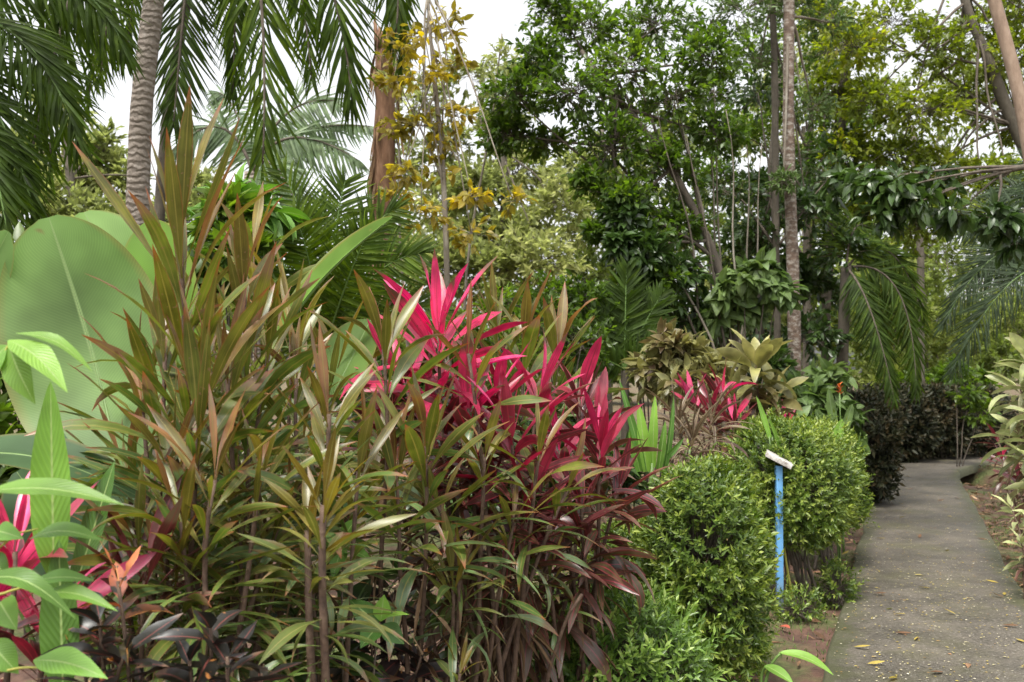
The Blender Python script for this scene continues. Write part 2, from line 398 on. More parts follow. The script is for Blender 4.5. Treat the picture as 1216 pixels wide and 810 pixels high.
M['grass'] = leafmat('grass_blade', [(0, (.05, .09, .02)), (1, (.13, .18, .05))], trans=.3, rough=.6, spec=.2)
M['litter'] = leafmat('litter_leaf', [(0, (.10, .055, .03)), (.4, (.20, .11, .06)), (.75, (.30, .18, .10)), (1, (.42, .30, .18))], trans=.1, rough=.75, spec=.2)
M['petal'] = leafmat('fallen_petal', [(0, (.55, .50, .40)), (.4, (.40, .36, .20)), (.75, (.42, .34, .07)), (1, (.30, .16, .08))], trans=.1, rough=.7, spec=.2)
M['cane'] = barkmat('cane_bark', (.045, .026, .018), (.095, .056, .036), (.15, .10, .065), scale=30, rough=.8, bump=.4)
M['green_cane'] = barkmat('green_cane', (.16, .09, .05), (.25, .15, .06), (.30, .22, .08), scale=25, rough=.55, bump=.2)
M['stem'] = barkmat('green_stem', (.08, .14, .03), (.13, .22, .05), scale=20, rough=.5, bump=.1)
M['ystem'] = barkmat('yellow_stem', (.30, .30, .05), (.40, .36, .07), scale=20, rough=.5, bump=.1)
M['twig'] = barkmat('twig_bark', (.05, .04, .03), (.10, .08, .06), (.17, .14, .11), scale=12, zs=.5, rough=.9)
M['paletwig'] = barkmat('pale_twig_bark', (.11, .085, .065), (.20, .17, .13), (.31, .28, .23), scale=11, zs=.5, rough=.9)
M['trunk_palm'] = barkmat('palm_trunk', (.15, .125, .10), (.24, .20, .165), (.33, .29, .25), scale=14, rough=.9, bump=.55, rings=5)
M['trunk_red'] = barkmat('shaggy_red_trunk', (.09, .05, .03), (.20, .105, .06), (.30, .18, .11), scale=14, zs=.25, rough=.95, bump=1.0)
M['trunk_mottled'] = barkmat('mottled_trunk', (.05, .035, .026), (.12, .08, .056), (.18, .125, .09), scale=16, zs=1.5, rough=.85, bump=.4, patch=(.40, .37, .32), patch_t=.51, patch_scale=11, patch_z=2.0)
M['trunk_dark'] = barkmat('dark_trunk', (.045, .036, .028), (.09, .075, .055), (.14, .12, .09), scale=8, zs=.6, rough=.9, bump=.7)
M['trunk_tan'] = barkmat('tan_trunk', (.17, .115, .08), (.27, .19, .135), (.36, .27, .20), scale=14, zs=.35, rough=.85, bump=.6)

# ------------------------------------------------------------------ world, sun, camera
w = bpy.data.worlds.new('World'); sc.world = w; w.use_nodes = True
N = w.node_tree.nodes; Lk = w.node_tree.links; N.clear()
SUN_EL, SUN_AZ = 66, 205          # degrees; azimuth clockwise from +Y (ahead): behind the camera, slightly to the left
sky = N.new('ShaderNodeTexSky'); sky.sky_type = 'NISHITA'; sky.sun_disc = False
sky.sun_elevation = R(SUN_EL); sky.sun_rotation = R(SUN_AZ); sky.air_density = 1.0; sky.dust_density = 4.0; sky.ozone_density = 1.0
hs = N.new('ShaderNodeHueSaturation'); hs.inputs['Saturation'].default_value = 0.10   # thin white overcast
Lk.new(sky.outputs[0], hs.inputs['Color'])
bg = N.new('ShaderNodeBackground'); bg.inputs[1].default_value = 0.15
Lk.new(hs.outputs[0], bg.inputs[0])
ow = N.new('ShaderNodeOutputWorld'); Lk.new(bg.outputs[0], ow.inputs[0])
sd = bpy.data.lights.new('sun', 'SUN'); sd.energy = 1.5; sd.angle = R(12); sd.color = (1, .95, .87)
so = bpy.data.objects.new('sun', sd); COL.objects.link(so)
el, az = R(SUN_EL), R(SUN_AZ)
to_sun = Vector((math.sin(az) * math.cos(el), math.cos(az) * math.cos(el), math.sin(el)))
so.rotation_euler = to_sun.to_track_quat('Z', 'Y').to_euler(); so.location = (0, -5, 20)

cd = bpy.data.cameras.new('camera'); cam = bpy.data.objects.new('camera', cd); COL.objects.link(cam)
cam.location = (0, 0, 1.6); cam.rotation_euler = (math.pi / 2 + PITCH, 0, 0)
cd.sensor_width = 36; cd.lens = 36 * F / 1216; cd.clip_end = 1000; cd.clip_start = .05
cd.dof.use_dof = True; cd.dof.focus_distance = 4.6; cd.dof.aperture_fstop = 4.5
sc.camera = cam
sc.view_settings.view_transform = 'Standard'; sc.view_settings.look = 'None'; sc.view_settings.gamma = 1
sc.view_settings.exposure = 1.25; sc.view_settings.use_curve_mapping = False
cy = sc.cycles
cy.max_bounces = 7; cy.diffuse_bounces = 4; cy.glossy_bounces = 2; cy.transmission_bounces = 3; cy.transparent_max_bounces = 4
cy.use_denoising = True; cy.sample_clamp_indirect = 6

# ------------------------------------------------------------------ ground and path
DIP = G(1160, 566)
def ground_z(x, y):
    z = -0.06 + 0.025 * np.sin(x * 1.3 + .4) * np.sin(y * 1.1) + 0.012 * np.sin(x * 4.1) * np.sin(y * 3.7 + 1)
    z = z - 0.60 * np.exp(-(((x - DIP[0] - .30) / .55) ** 2 + ((y - DIP[1] - 1.0) / 1.5) ** 2) ** 2)
    return np.minimum(z, -0.035)

def axis(lo, hi, step, far):
    a = list(np.arange(lo, hi + 1e-6, step)); k = step
    while a[-1] < far: k *= 1.5; a.append(a[-1] + k)
    k = step
    while a[0] > -far: k *= 1.5; a.insert(0, a[0] - k)
    return np.array(a)
gx = axis(-5, 12, .12, 420); gy = axis(-3, 24, .12, 420)
X, Y = np.meshgrid(gx, gy); Z = ground_z(X, Y); Z = Z + RNG.normal(0, .006, Z.shape)
nx = len(gx)
i = np.arange(len(gy) - 1)[:, None] * nx; k = np.arange(nx - 1)[None]
gm, t_, N, Lk = nt('soil')
tc = N.new('ShaderNodeTexCoord')
def noise(scale, detail=5, rough=.6):
    n = N.new('ShaderNodeTexNoise'); n.inputs['Scale'].default_value = scale; n.inputs['Detail'].default_value = detail; n.inputs['Roughness'].default_value = rough
    Lk.new(tc.outputs['Object'], n.inputs['Vector']); return n.outputs[0]
r1 = ramp(N, [(.3, (.050, .026, .018)), (.5, (.115, .060, .040)), (.72, (.19, .105, .07))]); Lk.new(noise(7, 8, .7), r1.inputs[0])
r2 = ramp(N, [(.3, (.05, .07, .02)), (.5, (.10, .12, .035)), (.7, (.17, .17, .06))]); Lk.new(noise(22, 6, .7), r2.inputs[0])
c_ = mix(N, Lk, mapr(N, Lk, noise(1.4, 6, .7), .46, .60), r1.outputs[0], r2.outputs[0])
b = N.new('ShaderNodeBsdfPrincipled'); Lk.new(c_, b.inputs['Base Color']); b.inputs['Roughness'].default_value = .95
bp = N.new('ShaderNodeBump'); bp.inputs['Distance'].default_value = .03; bp.inputs['Strength'].default_value = .8; Lk.new(noise(35, 8, .75), bp.inputs['Height']); Lk.new(bp.outputs[0], b.inputs['Normal'])
o = N.new('ShaderNodeOutputMaterial'); Lk.new(b.outputs[0], o.inputs[0])
g = MB().add(np.stack([X, Y, Z], -1).reshape(-1, 3), np.stack([i + k, i + k + 1, i + nx + k + 1, i + nx + k], -1)).build('ground', gm)
tag(g, kind='structure')

pm, t_, N, Lk = nt('damp_concrete')
tc = N.new('ShaderNodeTexCoord')
r1 = ramp(N, [(.36, (.032, .025, .016)), (.5, (.085, .068, .047)), (.64, (.16, .132, .096))]); Lk.new(noise(2.2, 10, .75), r1.inputs[0])
r2 = ramp(N, [(.40, (.014, .013, .011)), (.60, (.15, .138, .115))]); Lk.new(noise(55, 6, .8), r2.inputs[0])
c_ = mix(N, Lk, .5, r1.outputs[0], r2.outputs[0])
c_ = mix(N, Lk, mapr(N, Lk, noise(.7, 6, .7), .52, .66, 0, .65), c_, (.085, .08, .035))
vo = N.new('ShaderNodeTexVoronoi'); vo.inputs['Scale'].default_value = 38; Lk.new(tc.outputs['Object'], vo.inputs['Vector'])
c_ = mix(N, Lk, mapr(N, Lk, vo.outputs[0], .10, .2, .6, 0), c_, (.33, .31, .27))
pa = N.new('ShaderNodeAttribute'); pa.attribute_name = 'leaf'
ps = N.new('ShaderNodeSeparateColor'); Lk.new(pa.outputs['Color'], ps.inputs[0])
pe = N.new('ShaderNodeMath'); pe.operation = 'MULTIPLY_ADD'; Lk.new(noise(5, 8, .75), pe.inputs[0]); pe.inputs[1].default_value = .9; Lk.new(ps.outputs[2], pe.inputs[2])
c_ = mix(N, Lk, mapr(N, Lk, pe.outputs[0], 1.20, 1.40, 0, .85), c_, (.055, .058, .022))   # moss and soil creep in from the edges
c_ = mix(N, Lk, mapr(N, Lk, noise(3.1, 7, .7), .58, .70, 0, .6), c_, (.05, .043, .032))   # damp stains
b = N.new('ShaderNodeBsdfPrincipled'); Lk.new(c_, b.inputs['Base Color']); Lk.new(mapr(N, Lk, noise(2.2, 5), .35, .65, .5, .85), b.inputs['Roughness'])
bp = N.new('ShaderNodeBump'); bp.inputs['Distance'].default_value = .006; bp.inputs['Strength'].default_value = .7; Lk.new(noise(110, 5, .7), bp.inputs['Height']); Lk.new(bp.outputs[0], b.inputs['Normal'])
o = N.new('ShaderNodeOutputMaterial'); Lk.new(b.outputs[0], o.inputs[0])
# both edges of the walk as it runs off ahead to the right, then turns right
LE = [(-1.9, -4.0), (-.25, .4), tuple(G(978, 800)[:2]), tuple(G(1010, 680)[:2]), tuple(G(1032, 600)[:2]), tuple(G(1046, 553)[:2]), tuple(G(1090, 546)[:2]), tuple(G(1135, 541)[:2]), tuple(G(1190, 535)[:2]), (15, 22.5)]
RE = [(-.4, -4.6), (1.2, -.1), tuple(G(1290, 800)[:2]), tuple(G(1200, 681)[:2]), tuple(G(1158, 601)[:2]), tuple(G(1138, 566)[:2]), tuple(G(1141, 558)[:2]), tuple(G(1155, 553)[:2]), tuple(G(1190, 546)[:2]), (15.5, 20.5)]
def dens(P, n=8):
    out = []
    for a, b2 in zip(P[:-1], P[1:]):
        for s in range(n): out.append(np.array(a) * (1 - s / n) + np.array(b2) * s / n)
    out.append(np.array(P[-1])); return np.array(out)
l_, r_ = dens(LE), dens(RE); n_ = len(l_)
l_ = l_ + RNG.normal(0, .008, l_.shape); r_ = r_ + RNG.normal(0, .008, r_.shape)
V = []
for a, zz in ((l_, -.13), (l_, -.008), (l_ * .985 + r_ * .015, 0), (l_ * .5 + r_ * .5, .004), (r_ * .985 + l_ * .015, 0), (r_, -.008), (r_, -.13)):
    V.append(np.concatenate([a, np.full((n_, 1), zz)], 1))
V = np.stack(V, 1); i = np.arange(n_ - 1)[:, None] * 7; k = np.arange(6)[None]
pc_ = np.zeros((n_, 7, 4)); pc_[..., 2] = np.array([1, 1, .97, 0, .97, 1, 1])
p = MB().add(V.reshape(-1, 3), np.stack([i + k, i + k + 1, i + 8 + k, i + 7 + k], -1), None, pc_.reshape(-1, 4)).build('path', pm)
tag(p, kind='structure')

def on_path(x, y):
    """True where (x, y) lies between the two edges of the walk"""
    ins = np.zeros(len(x), bool)
    P = np.concatenate([l_, r_[::-1]]); xj, yj = P[-1]
    for xi, yi in P:
        c = ((yi > y) != (yj > y)) & (x < (xj - xi) * (y - yi) / (yj - yi + 1e-12) + xi)
        ins ^= c; xj, yj = xi, yi
    return ins

# ------------------------------------------------------------------ plants
def rosette(mb, cane, zone, n, L, Wd, e0=84, e1=5, d0=.15, d1=1.0, prof='cordy', S=8, age0=0.0, age1=1.0, fold=.28, wave=.05, elp=.8, a0=None):
    """leaves spiral down the top `zone` metres of a cane"""
    cane = np.asarray(cane); seg = np.linalg.norm(np.diff(cane, axis=0), axis=1); cum = np.concatenate([[0], np.cumsum(seg)]); tot = cum[-1]
    k = np.arange(n); a = (k + RNG.uniform(0, .5, n)) / n
    s = np.clip(tot - zone * a ** 1.1, 0.02, tot)
    base = np.stack([np.interp(s, cum, cane[:, j]) for j in range(3)], 1)
    az = (RNG.random() * 6.28 if a0 is None else a0) + k * 2.39996 + RNG.normal(0, .25, n)
    el = R(1) * (e0 + (e1 - e0) * a ** elp + RNG.normal(0, 7, n))
    d = np.stack([np.cos(az) * np.cos(el), np.sin(az) * np.cos(el), np.sin(el)], 1)
    tilt = nz(cane[-1] - cane[-2]); d = nz(d + (tilt - np.array([0, 0, 1])) * .7)
    sz = np.interp(a, [0, .12, .3, .8, 1], [.85, 1, 1, .95, .8]) * RNG.uniform(.68, 1.12, n)
    dr = d0 + (d1 - d0) * a + RNG.normal(0, .22, n); bent = RNG.random(n) < .10; dr[bent] += RNG.uniform(.5, 1.3, bent.sum())
    rnd = np.clip(age0 + (age1 - age0) * a + RNG.normal(0, .09, n), 0, 1)
    nrm = np.stack([-np.cos(az) * np.sin(el), -np.sin(az) * np.sin(el), np.cos(el)], 1)
    leaves(mb, base, d, L * sz, Wd * sz * RNG.uniform(.62, 1.2, n), dr, fold + RNG.uniform(-.1, .15, n), prof, S, n=nrm, wave=wave, twist=RNG.normal(0, .9, n), rnd=rnd)

def cordyline(label, heads, mat, cat='cordyline', group=None, name='cordyline', foot=None, fd=None, n=30, L=.44, Wd=.06, zone=.6, dead=0, cane_r=.009, canemat='cane', **kw):
    """heads: (px, py, d[, dict]) of each growing tip; canes rise together from the foot"""
    px, py, d = heads[0][:3]
    f = GX(foot if foot is not None else px + 10, fd or d)
    root = thing(name, label, cat, f, group)
    k_ = 1.1 if group == 'bronze olive cordylines in the front bed' else 1.0
    for h in heads:
        px, py, d = h[:3]; o = dict(h[3]) if len(h) > 3 else {}
        top = W(px, py, d)
        st = f + np.array([RNG.normal(0, .05), RNG.normal(0, .05), 0])
        midp = st * .5 + top * .5; midp[:2] = st[:2] * .75 + top[:2] * .25 if len(heads) > 1 else midp[:2] + RNG.normal(0, .03, 2)
        c = wob(bez(st, midp, top, 16), .012)
        m = o.pop('mat', mat); dn = o.pop('dead', dead)
        mb = MB(); tube(mb, c, cane_r * 1.25, cane_r * .7, 7, rings=1 + .10 * (np.arange(16) % 2)); mb.build('cane', M[canemat], root)
        kk = dict(n=n, L=L, Wd=Wd, zone=zone); kk.update(kw); kk.update(o); kk['n'] = int(kk['n'] * k_); kk['zone'] *= k_
        mb = MB(); rosette(mb, c, kk.pop('zone'), kk.pop('n'), kk.pop('L'), kk.pop('Wd'), **kk); mb.build('leaf_rosette', M[m], root)
        if dn:
            cum = np.linspace(0, 1, 16); z0 = kk.get('zone', zone)
            ln = np.linalg.norm(top - st); s = np.clip(1 - (zone * RNG.uniform(.75, 1.25, dn)) / ln, .05, 1)
            base = np.stack([np.interp(s, cum, c[:, j]) for j in range(3)], 1)
            az = RNG.random(dn) * 6.28; el = R(1) * RNG.uniform(-75, -35, dn)
            dd = np.stack([np.cos(az) * np.cos(el), np.sin(az) * np.cos(el), np.sin(el)], 1)
            mb = MB(); leaves(mb, base, dd, L * RNG.uniform(.5, .85, dn), Wd * RNG.uniform(.3, .6, dn), RNG.uniform(-.1, .4, dn), .6, 'cordy', 6, wave=.15, twist=RNG.normal(0, .9, dn))
            mb.build('dead_leaf_skirt', M['dead'], root)
    return root

def lobe_leaves(mb, tw, c, r, nt_, nl, L, Wd, S, prof, droop, inner=.15, flat=.75, lr=None, up=.25, twr=.004, tinyl=False, spread=.9, hang=0.0):
    c = np.asarray(c); r = np.asarray(r) * np.ones(3); r = r * np.array([1, 1, flat])
    dv = nz(RNG.normal(0, 1, (nt_, 3)) + np.array([0, 0, up]))
    rad = RNG.uniform(.45, 1.08, nt_) ** .7
    end = c + dv * r * rad[:, None]
    start = c + dv * r * (rad * inner)[:, None] + RNG.normal(0, .08, (nt_, 3)) * r
    tl = np.linalg.norm(end - start, axis=1)
    if tw is not None: twigs(tw, start, end, twr)
    tdir = nz(end - start)
    f = RNG.uniform(.35, 1.03, (nt_, nl))
    base = start[:, None] + (end - start)[:, None] * f[..., None] + RNG.normal(0, .03, (nt_, nl, 3)) * tl[:, None, None]
    d = nz(tdir[:, None] * .7 + RNG.normal(0, spread * .6, (nt_, nl, 3)) + np.array([0, 0, -.1 - hang]))
    N_ = nt_ * nl
    base = base.reshape(-1, 3); d = d.reshape(-1, 3)
    lr = RNG.random() if lr is None else lr
    rnd = np.clip(.35 * lr + .3 * np.repeat(RNG.random(nt_), nl) + .35 * RNG.random(N_), 0, 1)
    n = nz(np.array([0, 0, 1.0]) + RNG.normal(0, .55, (N_, 3)))
    sz = RNG.uniform(.65, 1.2, N_)
    if tinyl:
        nn = nz(n - d * np.sum(n * d, 1)[:, None]); tiny(mb, base, d, L * sz, Wd * sz, rnd, nn)
    else:
        leaves(mb, base, d, L * sz, Wd * sz, droop + RNG.normal(0, .2, N_), .25, prof, S, n=n, rnd=rnd)

def tree(label, trunk, r0, r1, lobes, leafm, barkm, name='tree', cat='tree', group=None, nt_=60, nl=10, L=.1, Wd=.045, S=2, prof='tri', droop=.3,
         limb_r=.03, twigm='twig', tinyl=False, flat=.75, K=10, spread=.9, attach=(.45, 1.0), hang=0.0, up=.25, extra=None, twr=.004, trunkm2=None, sag=.1):
    """trunk: list of world points, foot first; lobes: (px, py, d, r_px[, density])"""
    trunk = [np.asarray(p, float) for p in trunk]
    root = thing(name, label, cat, trunk[0], group)
    pts = np.array(trunk)
    if len(pts) > 2:
        u = np.linspace(0, 1, len(pts)); uu = np.linspace(0, 1, 24)
        pts = np.stack([np.interp(uu, u, pts[:, j]) for j in range(3)], 1)
        for _ in range(3): pts[1:-1] = (pts[:-2] + pts[1:-1] * 2 + pts[2:]) / 4
    else: pts = bez(pts[0], pts.mean(0), pts[1], 24)
    pts = wob(pts, r0 * .35)
    mb = MB(); tube(mb, pts, r0, r1, K, rings=1 + RNG.normal(0, .04, 24)); mb.build('trunk', M[barkm], root)
    cm = MB()
    for lb in lobes:
        px, py, d, rp = lb[:4]; den = lb[4] if len(lb) > 4 else 1
        c = W(px, py, d); r = rp / F * d
        j = int(23 * RNG.uniform(*attach)); a = pts[j]
        bm = MB(); midp = a * .5 + c * .5 + np.array([0, 0, sag * np.linalg.norm(c - a)])
        lim = wob(bez(a, midp, c, 10), r * .06)
        tube(bm, lim, limb_r, limb_r * .35, 6)
        k0 = max(3, int(nt_ * den))
        lobe_leaves(cm, bm, c, r, k0, nl, L, Wd, S, prof, droop, flat=flat, tinyl=tinyl, spread=spread, hang=hang, up=up, twr=twr)
        bm.build('branch', M[twigm], root)
    cm.build('crown', M[leafm], root)
    return root

def shrub(label, foot, lobes, leafm, name='shrub', cat='shrub', group=None, stems=5, stem_r=.01, stemm='twig', **kw):
    root = thing(name, label, cat, foot, group)
    cm = MB(); a = dict(nt_=50, nl=8, L=.12, Wd=.05, S=3, prof='ovate', droop=.4, twr=.003); a.update(kw)
    flat = a.pop('flat', .8)
    for lb in lobes:
        px, py, d, rp = lb[:4]; den = lb[4] if len(lb) > 4 else 1
        c = W(px, py, d); r = rp / F * d
        sm = MB(); b0 = np.asarray(foot) + np.array([RNG.normal(0, .06), RNG.normal(0, .06), 0])
        tube(sm, wob(bez(b0, b0 * .4 + c * .6 + np.array([0, 0, .1]), c, 8), .02), stem_r, stem_r * .5, 6)
        aa = dict(a); n0 = int(aa.pop('nt_') * den)
        lobe_leaves(cm, sm, c, r, n0, flat=flat, **aa)
        sm.build('stem', M[stemm], root)
    cm.build('foliage', M[leafm], root)
    return root

FACE = np.array([0, -1.0, .25])
def frond(root, p0, p1, p2, Ll, n=60, facing=FACE, hang=.5, fwd=.55, w=.035, mat='palm', ribr=.02, ribm='stem', droop=.5, S=4, start=.1, jit=.1, onesided=1.0, lr=None):
    """feather frond along a curve; leaflets both sides, hanging a little"""
    c = bez(np.asarray(p0), np.asarray(p1), np.asarray(p2), 24)
    tan = nz(np.gradient(c, axis=0))
    mb = MB(); lr = RNG.random() if lr is None else lr
    for sgn in (-1, 1):
        t = np.linspace(start, 1, n) + RNG.normal(0, .004, n); t = np.clip(t, 0, 1)
        u = t * 23; i0 = np.clip(u.astype(int), 0, 22); fr = (u - i0)[:, None]
        base = c[i0] * (1 - fr) + c[i0 + 1] * fr; tg = nz(tan[i0] * (1 - fr) + tan[i0 + 1] * fr)
        f = nz(facing - tg * (tg @ nz(facing))[:, None]); side = np.cross(tg, f) * sgn
        d = nz(side * (1 - .55 * t[:, None] ** 3) + tg * (fwd + .5 * t[:, None] ** 2) + np.array([0, 0, -hang]) + RNG.normal(0, jit, (n, 3)) + f * .12)
        ln = Ll * np.interp(t, [0, .15, .4, .7, .92, 1], [.55, .85, 1, .9, .6, .4]) * RNG.uniform(.88, 1.08, n)
        if sgn < 0: ln = ln * onesided
        leaves(mb, base, d, ln, w, droop + RNG.normal(0, .15, n), .35, 'needle', S, n=f + RNG.normal(0, .2, (n, 3)), rnd=np.clip(.5 * lr + .5 * RNG.random(n), 0, 1))
    fo = mb.build('frond', M[mat], root)
    rb = MB(); tube(rb, c, ribr, ribr * .25, 6); rb.build('midrib', M[ribm], fo)
    return fo

# ================================================================== THE GARDEN
# ---------------- coconut palms, upper left
def palm(label, trunk, r0, r1, fronds, bark='trunk_palm', name='coconut_palm', group=None, **fk):
    root = thing(name, label, 'palm tree', trunk[0], group)
    u = np.linspace(0, 1, len(trunk)); uu = np.linspace(0, 1, 40); P = np.array(trunk)
    pts = np.stack([np.interp(uu, u, P[:, j]) for j in range(3)], 1)
    for _ in range(4): pts[1:-1] = (pts[:-2] + 2 * pts[1:-1] + pts[2:]) / 4
    mb = MB(); tube(mb, pts, r0, r1, 16, rings=1 + .035 * (np.arange(40) % 2) + RNG.normal(0, .01, 40)); mb.build('trunk', M[bark], root)
    for f in fronds:
        a = dict(fk); 
        if len(f) > 4: a.update(f[4])
        frond(root, f[0], f[1], f[2], f[3], **a)
    return root
D = 9.0
palm('tall coconut palm with thick ringed grey trunk rising at the upper left', [GX(168, D), W(163, 250, D), W(168, 120, D), W(184, -10, D), W(200, -160, D), W(205, -330, D + .2)], .108, .078, [
    (W(205, -300, D), W(330, -190, D - .8), W(312, 195, D - .6), .92, dict(lr=.7, hang=.75)),
    (W(205, -310, D), W(400, -130, D - .3), W(418, 120, D), .85, dict(hang=.9, lr=.4)),
    (W(205, -310, D), W(470, -200, D + .6), W(478, 75, D + .9), .75, dict(hang=1.1, lr=.6)),
    (W(205, -300, D), W(120, -200, D - 1), W(30, 215, D - 1.2), .95, dict(hang=.9, lr=.3)),
    (W(205, -300, D), W(60, -260, D + .5), W(-60, 120, D + .3), .8, dict(hang=1.0, lr=.2)),
    (W(205, -300, D), W(150, -220, D + 1.2), W(105, 120, D + 1.5), .6, dict(hang=.8)),
    (W(205, -310, D), W(500, -210, D + .3), W(470, 40, D + .2), .7, dict(hang=1.0)),
    (W(205, -310, D), W(60, -180, D + .2), W(60, 200, D + .5), .75, dict(hang=.9, lr=.2)),
], n=85, w=.032, jit=.24, ribr=.034, droop=.8, ribm='twig')
D2 = 10.2
palm('second coconut palm with a slimmer dark trunk behind the thick ringed one', [GX(190, D2), W(188, 260, D2), W(200, 120, D2), W(226, -20, D2), W(240, -200, D2)], .058, .045, [
    (W(240, -190, D2), W(224, -60, D2 - .8), W(206, 150, D2 - .7), .75, dict(hang=.45, lr=.1)),
    (W(240, -190, D2), W(140, -140, D2), W(120, 90, D2), .7, dict(hang=.9)),
    (W(240, -190, D2), W(290, -120, D2 + .4), W(276, 110, D2 + .5), .7, dict(hang=.9, lr=.3)),
    (W(240, -190, D2), W(350, -170, D2 + .5), W(370, 95, D2 + .5), .65, dict(hang=1.0, lr=.6)),
    (W(240, -190, D2), W(170, -150, D2 + .6), W(150, 70, D2 + .7), .6, dict(hang=.9, lr=.2)),
], bark='trunk_dark', n=95, w=.028, jit=.15, ribr=.03, ribm='twig')
D3 = 7.4
palm('young coconut palm leaning in from the left edge with long dark drooping fronds', [GX(-190, D3), W(-185, 200, D3), W(-150, 60, D3)], .10, .08, [
    (W(-150, 60, D3), W(20, -60, D3 - .1), W(95, 170, D3), .72, dict(hang=1.0, lr=.3)),
    (W(-150, 60, D3), W(-20, 20, D3), W(40, 250, D3), .7, dict(hang=.9, lr=.1)),
    (W(-150, 60, D3), W(60, -130, D3 + .2), W(150, 60, D3 + .3), .65, dict(hang=1.0, lr=.4)),
    (W(-150, 60, D3), W(-10, 110, D3 - .3), W(8, 275, D3 - .3), .6, dict(hang=.8, lr=.2)),
], n=90, w=.027, jit=.24, droop=.8, ribr=.026)
# slim distant palms seen against the sky
D4 = 15
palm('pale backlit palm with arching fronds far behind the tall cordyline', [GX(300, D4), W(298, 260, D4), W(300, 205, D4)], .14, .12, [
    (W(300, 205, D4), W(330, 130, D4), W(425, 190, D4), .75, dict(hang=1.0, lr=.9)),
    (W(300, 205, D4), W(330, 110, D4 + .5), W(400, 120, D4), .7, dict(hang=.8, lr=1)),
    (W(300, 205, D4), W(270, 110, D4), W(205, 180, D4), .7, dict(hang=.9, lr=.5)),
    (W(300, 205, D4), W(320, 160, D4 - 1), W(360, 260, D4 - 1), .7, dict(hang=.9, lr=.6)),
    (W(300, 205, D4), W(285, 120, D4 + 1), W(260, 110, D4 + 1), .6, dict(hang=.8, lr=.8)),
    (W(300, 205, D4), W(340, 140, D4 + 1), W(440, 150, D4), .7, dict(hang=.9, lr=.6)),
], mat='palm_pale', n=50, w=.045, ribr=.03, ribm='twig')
# clumping palm of bright feather fronds, middle left
D5 = 8.0
b5 = W(385, 420, D5)
palm('clumping feather palm with upright green fronds behind the olive cordylines', [GX(385, D5), W(385, 470, D5), b5], .06, .05, [
    (b5, W(380, 280, D5), W(335, 205, D5), .42), (b5, W(395, 270, D5), W(410, 215, D5), .42), (b5, W(420, 270, D5), W(470, 248, D5), .42),
    (b5, W(350, 300, D5), W(290, 280, D5), .40), (b5, W(430, 310, D5 - .4), W(500, 300, D5 - .4), .40), (b5, W(370, 300, D5 - .5), W(350, 255, D5 - .5), .42),
    (b5, W(410, 330, D5 - .5), W(440, 270, D5 - .6), .40), (b5, W(450, 350, D5 - .3), W(530, 370, D5 - .3), .36), (b5, W(330, 340, D5), W(275, 340, D5), .4),
    (b5, W(400, 300, D5 + .5), W(380, 240, D5 + .5), .42)], name='feather_palm', n=48, w=.026, ribr=.012, hang=.35, mat='palm', lr=.8)
# broken, shaggy reddish trunk
D6 = 11
root = thing('dead_palm', 'dead palm stump with shaggy reddish brown trunk and broken top', 'palm tree', GX(458, D6))
pts = wob(np.array([GX(456, D6) * (1 - t) + W(458, 40, D6) * t for t in np.linspace(0, 1, 30)]), .03)
mb = MB(); tube(mb, pts, .16, .115, 14, rings=1 + RNG.normal(0, .06, 30)); mb.build('trunk', M['trunk_red'], root)
mb = MB()
for k in range(9):
    a = k * .7; c0 = W(458, 60, D6) + np.array([math.cos(a), math.sin(a), 0]) * .09
    tube(mb, np.array([c0, c0 + np.array([math.cos(a) * .02, 0, .15]), c0 + np.array([math.cos(a) * .05, .02, RNG.uniform(.2, .55)])]), .045, .01, 5)
mb.build('broken_crown', M['trunk_red'], root)
mb = MB(); s = RNG.random(120); bp_ = pts[(s * 29).astype(int)]; az = RNG.random(120) * 6.28
leaves(mb, bp_ + np.stack([np.cos(az) * .12, np.sin(az) * .12, az * 0], 1), np.stack([np.cos(az) * .25, np.sin(az) * .25, az * 0 - 1], 1), RNG.uniform(.2, .5, 120), .05, .1, .5, 'strap', 4, twist=RNG.normal(0, .8, 120))
mb.build('hanging_fibre', M['dead'], root)

# ---------------- slender yellow-leaved tree
D7 = 9.2
tree('slender sparse tree with yellowing olive leaves standing against the white sky', [GX(535, D7), W(532, 320, D7), W(524, 180, D7), W(512, 60, D7), W(505, -40, D7)], .035, .012,
     [(505, 45, D7, 42), (530, 30, D7 + .3, 38), (475, 60, D7, 30), (500, 90, D7 - .3, 34), (535, 80, D7, 26), (470, 95, D7, 26), (500, 150, D7, 32), (470, 150, D7, 20), (545, 140, D7, 26), (525, 165, D7, 26), (520, 205, D7, 26, .8), (480, 205, D7 - .3, 22), (560, 235, D7 - .5, 24), (610, 240, D7 - .5, 24, .7), (500, 255, D7 - .3, 30), (470, 235, D7, 20), (560, 280, D7, 30)],
     'yellow', 'paletwig', nt_=17, nl=4, L=.11, Wd=.052, S=4, prof='ovate', droop=.7, limb_r=.012, twigm='paletwig', attach=(.4, .98), spread=1.0, twr=.003)
# thin bare pale poles among it
for (x0, x1, y1, lab) in ((545, 596, 40, 'thin bare pole-like sapling leaning right through the pale foliage'), (490, 470, 60, 'thin straight dark sapling stem beside the shaggy stump')):
    root = thing('sapling', lab, 'tree', GX(x0, D7 + 1.2))
    mb = MB(); tube(mb, wob(bez(GX(x0, D7 + 1.2), W(x0, 260, D7 + 1.2), W(x1, y1, D7 + 1.2), 14), .05), .022, .008, 6); mb.build('trunk', M['paletwig'], root)
    cm = MB(); lobe_leaves(cm, None, W(x1, y1 + 30, D7 + 1.2), .25, 20, 6, .09, .035, 2, 'tri', .3); cm.build('crown', M['pale'], root)

